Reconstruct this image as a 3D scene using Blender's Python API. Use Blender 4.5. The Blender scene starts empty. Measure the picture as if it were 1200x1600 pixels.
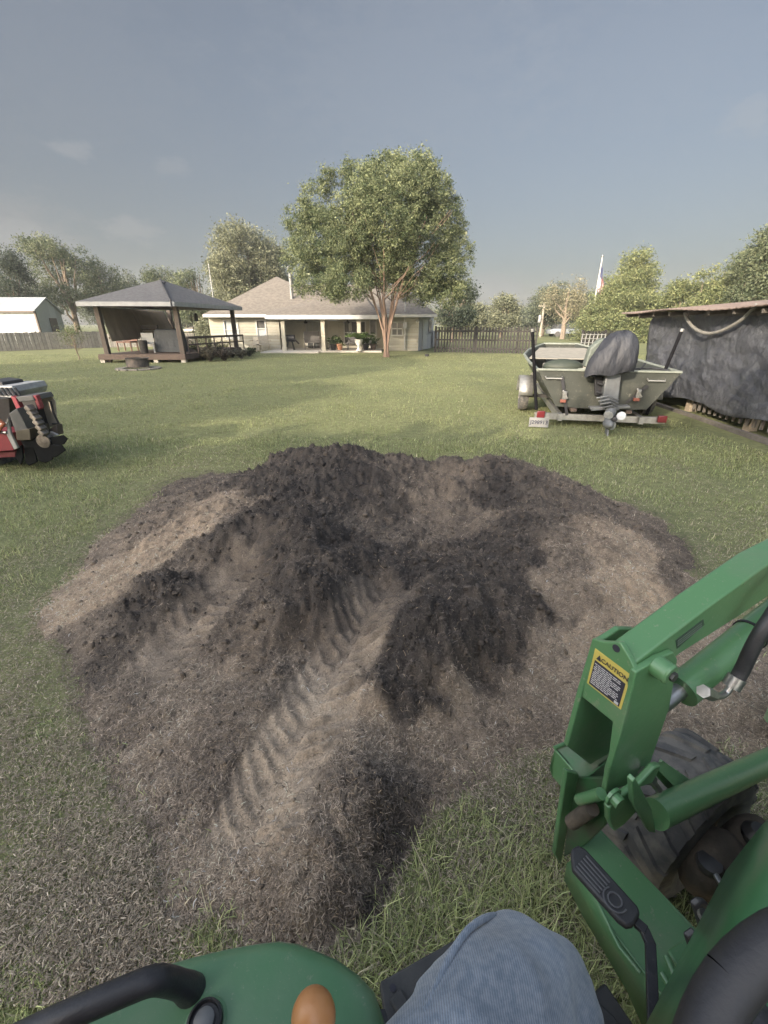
import bpy, math, random
import numpy as np
from mathutils import Vector, Matrix, Euler
random.seed(7); RNG = np.random.default_rng(7)
SC = bpy.context.scene; COL = SC.collection
R = math.radians
# ------------------------------------------------------------------ camera
EYE = 1.6; FPX = 674.0; PITCH = R(23.6)
cam_d = bpy.data.cameras.new('camera'); cam = bpy.data.objects.new('camera', cam_d); COL.objects.link(cam)
cam_d.sensor_fit = 'HORIZONTAL'; cam_d.sensor_width = 36.0; cam_d.lens = 36.0*FPX/1200.0
cam_d.clip_start = 0.02; cam_d.clip_end = 3000
cam.location = (0, 0, EYE); cam.rotation_euler = (R(90)-PITCH, 0, 0)
SC.camera = cam
# ------------------------------------------------------------------ light
SUN_EL = 20.0; SUN_TRAVEL = np.array([0.60, 0.80])         # the way sunlight travels over the ground
w = bpy.data.worlds.new('World'); SC.world = w; w.use_nodes = True
nt = w.node_tree; nt.nodes.clear()
def N(t, kind, **kw):
    n = t.nodes.new(kind)
    for k, v in kw.items(): setattr(n, k, v)
    return n
out = N(nt, 'ShaderNodeOutputWorld'); bg = N(nt, 'ShaderNodeBackground'); sky = N(nt, 'ShaderNodeTexSky')
sky.sky_type = 'NISHITA'; sky.sun_disc = False; sky.sun_elevation = R(SUN_EL)
sun_dir = np.array([-SUN_TRAVEL[0], -SUN_TRAVEL[1]])
sky.sun_rotation = math.atan2(sun_dir[0], sun_dir[1])
sky.air_density = 1.0; sky.dust_density = 2.2; sky.ozone_density = 1.2; sky.altitude = 20
hsv = N(nt, 'ShaderNodeHueSaturation'); hsv.inputs['Saturation'].default_value = 0.66; hsv.inputs['Value'].default_value = 1.0
nt.links.new(sky.outputs[0], hsv.inputs['Color'])
tc = N(nt, 'ShaderNodeTexCoord')
def px_dir(x, y):
    a = (x-600)/FPX; b = (800-y)/FPX
    v = np.array([a, math.cos(PITCH)+b*math.sin(PITCH), -math.sin(PITCH)+b*math.cos(PITCH)]); return v/np.linalg.norm(v)
cur = hsv.outputs[0]
nz = N(nt, 'ShaderNodeTexNoise'); nz.inputs['Scale'].default_value = 22; nz.inputs['Detail'].default_value = 8; nz.inputs['Roughness'].default_value = .62
mp = N(nt, 'ShaderNodeMapping'); mp.inputs['Scale'].default_value = (1, 1, 2.2)
nt.links.new(tc.outputs['Generated'], mp.inputs[0]); nt.links.new(mp.outputs[0], nz.inputs['Vector'])
# low evening clouds, each a soft puff in one direction of the sky: (azimuth/elevation via px_dir, size, strength, tint)
for (cx, cy, rad, st, tint) in [(205, 360, .055, .4, 1.15), (110, 233, .035, .26, 1.2), (15, 350, .12, .35, .95), (20, 372, .08, .35, 1.15),
                                (268, 262, .035, .16, 1.2), (1170, 186, .05, .25, 1.2), (775, 447, .075, .4, 1.18), (640, 120, .3, .08, 1.15),
                                (1000, 80, .25, .06, 1.1), (90, 90, .25, .05, 1.1)]:
    d = px_dir(cx, cy)
    dt = N(nt, 'ShaderNodeVectorMath', operation='DISTANCE'); dt.inputs[1].default_value = d
    sb = N(nt, 'ShaderNodeVectorMath', operation='SUBTRACT'); sb.inputs[1].default_value = d
    sm = N(nt, 'ShaderNodeVectorMath', operation='MULTIPLY'); sm.inputs[1].default_value = (1, 1, 2.0)
    ln = N(nt, 'ShaderNodeVectorMath', operation='LENGTH')
    nt.links.new(tc.outputs['Generated'], sb.inputs[0]); nt.links.new(sb.outputs[0], sm.inputs[0]); nt.links.new(sm.outputs[0], ln.inputs[0])
    ad = N(nt, 'ShaderNodeMath', operation='MULTIPLY_ADD'); ad.inputs[1].default_value = -rad*1.7; ad.inputs[2].default_value = rad*.85
    nt.links.new(nz.outputs['Fac'], ad.inputs[0])
    a2 = N(nt, 'ShaderNodeMath', operation='ADD'); nt.links.new(ln.outputs['Value'], a2.inputs[0]); nt.links.new(ad.outputs[0], a2.inputs[1])
    mr = N(nt, 'ShaderNodeMapRange', interpolation_type='SMOOTHSTEP'); mr.inputs['From Min'].default_value = rad; mr.inputs['From Max'].default_value = rad*.25
    mr.inputs['To Max'].default_value = st
    nt.links.new(a2.outputs[0], mr.inputs['Value'])
    mx = N(nt, 'ShaderNodeMix', data_type='RGBA'); mx.inputs['B'].default_value = (4.3*tint, 4.4*tint, 4.5*tint, 1)
    nt.links.new(mr.outputs[0], mx.inputs['Factor']); nt.links.new(cur, mx.inputs['A']); cur = mx.outputs['Result']
# sky glow added out of view, overhead and sunwards, to fill the tree shade
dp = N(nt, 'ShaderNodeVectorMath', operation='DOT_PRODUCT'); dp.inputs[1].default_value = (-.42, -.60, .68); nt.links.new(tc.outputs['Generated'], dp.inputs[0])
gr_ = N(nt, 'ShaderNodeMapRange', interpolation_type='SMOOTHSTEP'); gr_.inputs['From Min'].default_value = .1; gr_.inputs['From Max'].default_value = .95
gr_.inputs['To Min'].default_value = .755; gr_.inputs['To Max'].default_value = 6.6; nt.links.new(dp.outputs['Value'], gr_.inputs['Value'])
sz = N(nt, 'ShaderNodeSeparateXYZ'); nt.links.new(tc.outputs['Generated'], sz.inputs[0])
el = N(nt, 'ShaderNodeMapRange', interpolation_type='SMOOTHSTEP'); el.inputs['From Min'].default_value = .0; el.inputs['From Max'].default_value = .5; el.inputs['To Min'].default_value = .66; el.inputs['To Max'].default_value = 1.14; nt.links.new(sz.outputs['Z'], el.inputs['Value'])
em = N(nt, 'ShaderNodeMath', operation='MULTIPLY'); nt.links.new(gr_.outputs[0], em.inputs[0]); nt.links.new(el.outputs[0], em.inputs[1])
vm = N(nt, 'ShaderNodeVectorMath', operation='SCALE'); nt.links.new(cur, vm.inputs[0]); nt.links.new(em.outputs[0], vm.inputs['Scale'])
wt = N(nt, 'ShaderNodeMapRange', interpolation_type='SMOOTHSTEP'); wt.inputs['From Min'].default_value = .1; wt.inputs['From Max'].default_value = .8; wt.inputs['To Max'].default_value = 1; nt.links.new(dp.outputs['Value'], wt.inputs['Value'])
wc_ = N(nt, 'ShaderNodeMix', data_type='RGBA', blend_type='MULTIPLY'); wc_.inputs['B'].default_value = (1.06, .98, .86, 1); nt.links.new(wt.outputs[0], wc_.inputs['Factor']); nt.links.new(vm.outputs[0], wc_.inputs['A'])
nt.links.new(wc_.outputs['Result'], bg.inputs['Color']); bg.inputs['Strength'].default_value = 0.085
nt.links.new(bg.outputs[0], out.inputs['Surface'])
sl = bpy.data.lights.new('sun', 'SUN'); sl.energy = 4.4; sl.angle = R(.53); sl.color = (1.0, .86, .68)
so = bpy.data.objects.new('sun', sl); COL.objects.link(so); so.location = (-8, -14, 12)
tr = Vector((SUN_TRAVEL[0]*math.cos(R(SUN_EL)), SUN_TRAVEL[1]*math.cos(R(SUN_EL)), -math.sin(R(SUN_EL))))
so.rotation_euler = tr.to_track_quat('-Z', 'Y').to_euler()
SC.view_settings.view_transform = 'Standard'; SC.view_settings.look = 'None'; SC.view_settings.gamma = 1; SC.view_settings.exposure = 0.6
SC.render.engine = 'CYCLES'
cy = SC.cycles; cy.max_bounces = 6; cy.diffuse_bounces = 3; cy.glossy_bounces = 3; cy.transmission_bounces = 4; cy.transparent_max_bounces = 4
cy.use_denoising = True
# ------------------------------------------------------------------ helpers
def ray(x, y):
    a = (x-600)/FPX; b = (800-y)/FPX
    return np.array([a, math.cos(PITCH)+b*math.sin(PITCH), -math.sin(PITCH)+b*math.cos(PITCH)])
def at(x, y, Y):                                             # the point that stands Y metres out and looks like this in the photo
    r = ray(x, y); t = Y/r[1]; return np.array([r[0]*t, Y, EYE+r[2]*t])
def gp(x, y, z=0.0):                                         # the point of height z
    r = ray(x, y); t = (z-EYE)/r[2]; return np.array([r[0]*t, r[1]*t, z])
WM = {}
def wm(o): return WM.get(o.name, Matrix.Identity(4))
def tag(o, label=None, cat=None, group=None, kind=None):
    if label: o['label'] = label
    if cat: o['category'] = cat
    if group: o['group'] = group
    if kind: o['kind'] = kind
    return o
def thing(name, label, cat, loc=(0, 0, 0), rotz=0, group=None, parent=None):
    o = bpy.data.objects.new(name, None); COL.objects.link(o); o.empty_display_size = .2
    o.location = loc; o.rotation_euler = (0, 0, rotz)
    WM[o.name] = Matrix.Translation(Vector(loc)) @ Matrix.Rotation(rotz, 4, 'Z')
    return tag(o, label, cat, group)
def link(name, me, parent=None, center=None):
    o = bpy.data.objects.new(name, me); COL.objects.link(o)
    M = Matrix.Translation(Vector(center) if center is not None else Vector((0, 0, 0)))
    if parent is not None:
        o.parent = parent; o.matrix_basis = wm(parent).inverted() @ M
    else: o.matrix_basis = M
    WM[o.name] = M
    return o
def copy_tree(src, M, label=None, group=None):               # copy a thing and its parts, moved by M (world)
    def rec(o, par):
        c = o.copy(); COL.objects.link(c)
        if par is None:
            c.matrix_basis = M @ wm(o); WM[c.name] = M @ wm(o)
        else:
            c.parent = par; WM[c.name] = wm(par) @ o.matrix_basis
        for ch in [k for k in list(SC.objects) if k.parent == o and k.name != c.name]: rec(ch, c)
        return c
    r = rec(src, None)
    if label: r['label'] = label
    if group: r['group'] = group
    return r
class MB:
    def __init__(s, X=None): s.v = []; s.f = []; s.mi = []; s.X = X; s.m = 0
    def add(s, vs, fs):
        b = len(s.v)
        for p in vs:
            s.v.append(tuple(s.X(p)) if s.X else (float(p[0]), float(p[1]), float(p[2])))
        for f in fs: s.f.append(tuple(b+i for i in f)); s.mi.append(s.m)
        return s
    def box(s, c, d, rz=0, rot=None):
        c = Vector(c); M = rot if rot is not None else Matrix.Rotation(rz, 3, 'Z')
        vs = [c + M @ Vector((d[0]/2*i, d[1]/2*j, d[2]/2*k)) for i in (-1, 1) for j in (-1, 1) for k in (-1, 1)]
        return s.add(vs, [(0, 1, 3, 2), (4, 6, 7, 5), (0, 4, 5, 1), (2, 3, 7, 6), (0, 2, 6, 4), (1, 5, 7, 3)])
    def bar(s, a, b, w_, h, up=(0, 0, 1)):
        a = Vector(a); b = Vector(b); d = (b-a).normalized(); u = Vector(up)
        sd = d.cross(u)
        if sd.length < 1e-4: sd = d.cross(Vector((0, 1, 0)))
        sd.normalize(); u = sd.cross(d).normalized()
        vs = [p + sd*(w_/2*i) + u*(h/2*j) for p in (a, b) for i, j in ((-1, -1), (1, -1), (1, 1), (-1, 1))]
        return s.add(vs, [(3, 2, 1, 0), (4, 5, 6, 7), (0, 1, 5, 4), (1, 2, 6, 5), (2, 3, 7, 6), (3, 0, 4, 7)])
    def tube(s, pts, r, n=10, caps=True):
        pts = [Vector(p) for p in pts]; m = len(pts)
        rs = r if hasattr(r, '__len__') else [r]*m
        vs = []; pu = None
        for i, p in enumerate(pts):
            d = (pts[min(i+1, m-1)]-pts[max(i-1, 0)]).normalized()
            if pu is None:
                pu = d.cross(Vector((0, 0, 1)))
                if pu.length < .05: pu = d.cross(Vector((0, 1, 0)))
            pu = (pu - d*pu.dot(d)).normalized(); q = d.cross(pu)
            for k in range(n):
                a = 2*math.pi*k/n; vs.append(p + (pu*math.cos(a)+q*math.sin(a))*rs[i])
        fs = [(i*n+k, i*n+(k+1) % n, (i+1)*n+(k+1) % n, (i+1)*n+k) for i in range(m-1) for k in range(n)]
        if caps: fs += [tuple(range(n-1, -1, -1)), tuple((m-1)*n+k for k in range(n))]
        return s.add(vs, fs)
    def prism(s, poly, off):                                  # poly: 3D ring; off: extrusion vector
        o = Vector(off); n = len(poly); a = [Vector(p) for p in poly]
        return s.add(a + [p+o for p in a], [tuple(range(n-1, -1, -1)), tuple(range(n, 2*n))] + [(i, (i+1) % n, n+(i+1) % n, n+i) for i in range(n)])
    def lathe(s, c, prof, axis=(0, 0, 1), n=24, closed=False): # prof: (radius, height along the axis)
        ax = Vector(axis).normalized(); u = ax.cross(Vector((0, 0, 1)))
        if u.length < .05: u = ax.cross(Vector((1, 0, 0)))
        u.normalize(); q = ax.cross(u); c = Vector(c); m = len(prof)
        vs = [c + ax*h + (u*math.cos(2*math.pi*k/n)+q*math.sin(2*math.pi*k/n))*r_ for r_, h in prof for k in range(n)]
        mm = m if closed else m-1
        fs = [(i*n+k, i*n+(k+1) % n, ((i+1) % m)*n+(k+1) % n, ((i+1) % m)*n+k) for i in range(mm) for k in range(n)]
        if not closed: fs += [tuple(range(n-1, -1, -1)), tuple((m-1)*n+k for k in range(n))]
        return s.add(vs, fs)
    def ball(s, c, r3, n=14, m=9, rot=None):
        if not hasattr(r3, '__len__'): r3 = (r3, r3, r3)
        c = Vector(c); vs = []
        for i in range(m+1):
            t = math.pi*i/m
            for k in range(n):
                a = 2*math.pi*k/n
                v = Vector((r3[0]*math.sin(t)*math.cos(a), r3[1]*math.sin(t)*math.sin(a), r3[2]*math.cos(t)))
                vs.append(c + (rot @ v if rot is not None else v))
        return s.add(vs, [(i*n+k, (i+1)*n+k, (i+1)*n+(k+1) % n, i*n+(k+1) % n) for i in range(m) for k in range(n)])
    def grid(s, rows, flip=False):                            # rows of equal length lists of points
        n = len(rows[0]); vs = [p for r_ in rows for p in r_]
        fs = [(i*n+k, i*n+k+1, (i+1)*n+k+1, (i+1)*n+k) for i in range(len(rows)-1) for k in range(n-1)]
        return s.add(vs, fs)
    def build(s, name, mats, parent=None, smooth=False, bevel=0, seg=2, sub=0, solid=0, ang=35, merge=False):
        v = np.array(s.v, float); c = (v.min(0)+v.max(0))/2; c[2] = v[:, 2].min() if parent is None else c[2]
        me = bpy.data.meshes.new(name); me.from_pydata([tuple(p) for p in (v-c)], [], s.f)
        mats = mats if isinstance(mats, (list, tuple)) else [mats]
        for m in mats: me.materials.append(m)
        me.polygons.foreach_set('material_index', s.mi)
        import bmesh
        b = bmesh.new(); b.from_mesh(me)
        if merge: bmesh.ops.remove_doubles(b, verts=b.verts, dist=1e-4)
        bmesh.ops.recalc_face_normals(b, faces=b.faces); b.to_mesh(me); b.free()
        o = link(name, me, parent, c)
        if solid: md = o.modifiers.new('s', 'SOLIDIFY'); md.thickness = solid; md.offset = 0
        if bevel:
            md = o.modifiers.new('b', 'BEVEL'); md.width = bevel; md.segments = seg; md.limit_method = 'ANGLE'; md.angle_limit = R(30)
        if sub: md = o.modifiers.new('u', 'SUBSURF'); md.levels = md.render_levels = sub
        if smooth or bevel or sub: 
            me.polygons.foreach_set('use_smooth', [True]*len(me.polygons))
            if not sub:
                try: me.set_sharp_from_angle(angle=R(ang))
                except Exception: pass
        me.update(); return o
def np_mesh(name, V, F, mat, cols=None, parent=None, smooth=False, center=None):
    V = np.asarray(V, np.float32); F = np.asarray(F, np.int32); k = F.shape[1]
    if center is None: c = np.array([V[:, 0].mean(), V[:, 1].mean(), V[:, 2].min()], np.float32)
    else: c = np.array(center, np.float32)
    me = bpy.data.meshes.new(name); me.vertices.add(len(V)); me.vertices.foreach_set('co', (V-c).ravel())
    me.loops.add(F.size); me.loops.foreach_set('vertex_index', F.ravel())
    me.polygons.add(len(F)); me.polygons.foreach_set('loop_start', np.arange(0, F.size, k, dtype=np.int32))
    try: me.polygons.foreach_set('loop_total', np.full(len(F), k, np.int32))
    except Exception: pass
    if smooth: me.polygons.foreach_set('use_smooth', np.ones(len(F), bool))
    if cols is not None:
        ca = me.color_attributes.new('Col', 'FLOAT_COLOR', 'POINT')
        cc = np.ones((len(V), 4), np.float32); cc[:, :3] = cols; ca.data.foreach_set('color', cc.ravel())
    me.materials.append(mat); me.update(calc_edges=True)
    return link(name, me, parent, c)
# value-noise fbm
_T = np.random.default_rng(3).random((256, 256))
def vn(x, y):
    xi = np.floor(x).astype(int); yi = np.floor(y).astype(int); fx = x-xi; fy = y-yi
    fx = fx*fx*(3-2*fx); fy = fy*fy*(3-2*fy)
    a = _T[yi % 256, xi % 256]; b = _T[yi % 256, (xi+1) % 256]; c = _T[(yi+1) % 256, xi % 256]; d = _T[(yi+1) % 256, (xi+1) % 256]
    return (a*(1-fx)+b*fx)*(1-fy)+(c*(1-fx)+d*fx)*fy
def fbm(x, y, sc, octv=4, off=0, rough=.5):
    s = 0; a = 1; t = 0
    for i in range(octv):
        cr, sr = math.cos(i*1.1+off), math.sin(i*1.1+off)
        s = s + a*vn((x*cr-y*sr)*sc+off*17.3+i*31, (x*sr+y*cr)*sc+off*9.7+i*13); t += a; a *= rough; sc *= 2.03
    return s/t-.5
def sstep(a, b, x): t = np.clip((x-a)/(b-a), 0, 1); return t*t*(3-2*t)
# ------------------------------------------------------------------ materials
MATS = {}
def pm(name, c1, c2=None, scale=8, rough=.6, bump=0, bscale=None, metal=0, stretch=(1, 1, 1), coat=0, detail=6, spec=.5, contrast=(.35, .65), sheen=0):
    if name in MATS: return MATS[name]
    m = bpy.data.materials.new(name); m.use_nodes = True; t = m.node_tree; b = t.nodes['Principled BSDF']; L = t.links.new
    b.inputs['Roughness'].default_value = rough; b.inputs['Metallic'].default_value = metal
    b.inputs['Coat Weight'].default_value = coat; b.inputs['Specular IOR Level'].default_value = spec; b.inputs['Coat Roughness'].default_value = .15
    if sheen: b.inputs['Sheen Weight'].default_value = sheen
    tcn = N(t, 'ShaderNodeTexCoord'); mpn = N(t, 'ShaderNodeMapping'); mpn.inputs['Scale'].default_value = stretch
    L(tcn.outputs['Object'], mpn.inputs[0])
    nn = N(t, 'ShaderNodeTexNoise'); nn.inputs['Scale'].default_value = scale; nn.inputs['Detail'].default_value = detail; nn.inputs['Roughness'].default_value = .6
    L(mpn.outputs[0], nn.inputs['Vector'])
    mr = N(t, 'ShaderNodeMapRange'); mr.inputs['From Min'].default_value = contrast[0]; mr.inputs['From Max'].default_value = contrast[1]
    L(nn.outputs['Fac'], mr.inputs['Value'])
    mx = N(t, 'ShaderNodeMix', data_type='RGBA'); mx.inputs['A'].default_value = (*c1, 1); mx.inputs['B'].default_value = (*(c2 or c1), 1)
    L(mr.outputs[0], mx.inputs['Factor']); L(mx.outputs['Result'], b.inputs['Base Color'])
    rr = N(t, 'ShaderNodeMapRange'); rr.inputs['To Min'].default_value = max(0, rough-.08); rr.inputs['To Max'].default_value = min(1, rough+.12)
    L(nn.outputs['Fac'], rr.inputs['Value']); L(rr.outputs[0], b.inputs['Roughness'])
    if bump:
        n2 = N(t, 'ShaderNodeTexNoise'); n2.inputs['Scale'].default_value = bscale or scale*3; n2.inputs['Detail'].default_value = 5
        L(mpn.outputs[0], n2.inputs['Vector'])
        bp = N(t, 'ShaderNodeBump'); bp.inputs['Strength'].default_value = 1; bp.inputs['Distance'].default_value = bump
        L(n2.outputs['Fac'], bp.inputs['Height']); L(bp.outputs[0], b.inputs['Normal'])
    MATS[name] = m; return m
def striped(name, c1, c2, groove, axis, period, rough=.7, gw=.12, bump=.004, mixn=None):   # boards, lap siding, shingle courses
    if name in MATS: return MATS[name]
    m = pm(name, c1, c2, scale=mixn or 6, rough=rough); t = m.node_tree; L = t.links.new; b = t.nodes['Principled BSDF']
    tcn = [n for n in t.nodes if n.type == 'TEX_COORD'][0]; sp = N(t, 'ShaderNodeSeparateXYZ'); L(tcn.outputs['Object'], sp.inputs[0])
    dv = N(t, 'ShaderNodeMath', operation='DIVIDE'); dv.inputs[1].default_value = period; L(sp.outputs[axis], dv.inputs[0])
    fr = N(t, 'ShaderNodeMath', operation='FRACT'); L(dv.outputs[0], fr.inputs[0])
    lt = N(t, 'ShaderNodeMath', operation='LESS_THAN'); lt.inputs[1].default_value = gw; L(fr.outputs[0], lt.inputs[0])
    fl = N(t, 'ShaderNodeMath', operation='FLOOR'); L(dv.outputs[0], fl.inputs[0])
    wn = N(t, 'ShaderNodeTexWhiteNoise', noise_dimensions='1D'); L(fl.outputs[0], wn.inputs['W'])
    old = b.inputs['Base Color'].links[0].from_socket
    v = N(t, 'ShaderNodeMix', data_type='RGBA', blend_type='MULTIPLY'); v.inputs['Factor'].default_value = .35; L(old, v.inputs['A']); L(wn.outputs['Color'], v.inputs['B'])
    hs = N(t, 'ShaderNodeHueSaturation'); hs.inputs['Saturation'].default_value = .0; L(wn.outputs['Color'], hs.inputs['Color']); L(hs.outputs[0], v.inputs['B'])
    mx = N(t, 'ShaderNodeMix', data_type='RGBA'); L(v.outputs['Result'], mx.inputs['A']); mx.inputs['B'].default_value = (*groove, 1)
    gm = N(t, 'ShaderNodeMath', operation='MULTIPLY'); gm.inputs[1].default_value = .8; L(lt.outputs[0], gm.inputs[0]); L(gm.outputs[0], mx.inputs['Factor'])
    L(mx.outputs['Result'], b.inputs['Base Color'])
    bp = N(t, 'ShaderNodeBump'); bp.inputs['Distance'].default_value = bump; bp.inputs['Strength'].default_value = 1
    L(fr.outputs[0], bp.inputs['Height']); L(bp.outputs[0], b.inputs['Normal'])
    return m
def attr_mat(name, rough=.9, trans=0, bump=0, bscale=200, spec=.3):
    m = bpy.data.materials.new(name); m.use_nodes = True; t = m.node_tree; b = t.nodes['Principled BSDF']; L = t.links.new
    a = N(t, 'ShaderNodeAttribute', attribute_name='Col'); L(a.outputs['Color'], b.inputs['Base Color'])
    b.inputs['Roughness'].default_value = rough; b.inputs['Specular IOR Level'].default_value = spec
    if trans:
        tl = N(t, 'ShaderNodeBsdfTranslucent'); L(a.outputs['Color'], tl.inputs['Color']); ms = N(t, 'ShaderNodeMixShader'); ms.inputs[0].default_value = trans
        o = t.nodes['Material Output']; L(b.outputs[0], ms.inputs[1]); L(tl.outputs[0], ms.inputs[2]); L(ms.outputs[0], o.inputs['Surface'])
    if bump:
        tcn = N(t, 'ShaderNodeTexCoord'); n2 = N(t, 'ShaderNodeTexNoise'); n2.inputs['Scale'].default_value = bscale; n2.inputs['Detail'].default_value = 8; n2.inputs['Roughness'].default_value = .7
        L(tcn.outputs['Object'], n2.inputs['Vector']); bp = N(t, 'ShaderNodeBump'); bp.inputs['Distance'].default_value = bump
        L(n2.outputs['Fac'], bp.inputs['Height']); L(bp.outputs[0], b.inputs['Normal'])
        mxx = N(t, 'ShaderNodeMix', data_type='RGBA', blend_type='MULTIPLY'); mxx.inputs['Factor'].default_value = 1
        mrr = N(t, 'ShaderNodeMapRange'); mrr.inputs['From Min'].default_value = .3; mrr.inputs['From Max'].default_value = .7; mrr.inputs['To Min'].default_value = .55; mrr.inputs['To Max'].default_value = 1.35
        L(n2.outputs['Fac'], mrr.inputs['Value']); L(a.outputs['Color'], mxx.inputs['A']); L(mrr.outputs[0], mxx.inputs['B']); L(mxx.outputs['Result'], b.inputs['Base Color'])
    return m
M_leaf = attr_mat('leaf', .65, .28); M_blade = attr_mat('grass_blade', .7, .25); M_chip = attr_mat('mulch_fibre', .95); 
M_soil = attr_mat('loose_soil', .97, 0, .006, 130)
green = pm('green_paint', (.092, .215, .098), (.13, .21, .12), 7, .34, .0004, 60, coat=.35, contrast=(.52, .78), detail=12)
dusty_green = pm('dusty_green_paint', (.10, .22, .11), (.2, .24, .17), 16, .45, .0005, 60, coat=.15)
blackp = pm('black_plastic', (.022, .022, .026), (.035, .035, .04), 20, .45, .0006, 260)
rubber = pm('tyre_rubber', (.07, .07, .072), (.16, .15, .135), 16, .85, .001, 120, contrast=(.4, .62))
steel = pm('zinc_steel', (.45, .45, .45), (.3, .3, .3), 30, .35, metal=.9)
blacksteel = pm('black_steel', (.03, .03, .034), (.05, .048, .045), 18, .4, coat=.1)
galv = pm('galvanised', (.42, .43, .44), (.3, .31, .32), 12, .5, metal=.4)
def wear(m, col=(.30, .28, .22), amt=.45, s1=60, s2=5):           # dust specks and scuffs of their own shape
    t = m.node_tree; b = t.nodes['Principled BSDF']; L = t.links.new; src = b.inputs['Base Color'].links[0].from_socket; tcn = N(t, 'ShaderNodeTexCoord')
    for sc, lo_, hi_, k in ((s1, .60, .68, amt), (s2, .56, .74, amt*.5), (s1*4, .63, .66, amt)):
        n = N(t, 'ShaderNodeTexNoise'); n.inputs['Scale'].default_value = sc; n.inputs['Detail'].default_value = 10; n.inputs['Roughness'].default_value = .7; L(tcn.outputs['Object'], n.inputs['Vector'])
        r = N(t, 'ShaderNodeMapRange'); r.inputs['From Min'].default_value = lo_; r.inputs['From Max'].default_value = hi_; r.inputs['To Max'].default_value = k; L(n.outputs['Fac'], r.inputs['Value'])
        x = N(t, 'ShaderNodeMix', data_type='RGBA'); x.inputs['B'].default_value = (*col, 1); L(r.outputs[0], x.inputs['Factor']); L(src, x.inputs['A']); src = x.outputs['Result']
    L(src, b.inputs['Base Color'])
wear(green); wear(dusty_green, amt=.7); wear(blackp, (.16, .15, .13), .25, 90)
mud = pm('mud', (.05, .043, .035), (.11, .09, .07), 14, .9, .003, 60)
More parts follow.
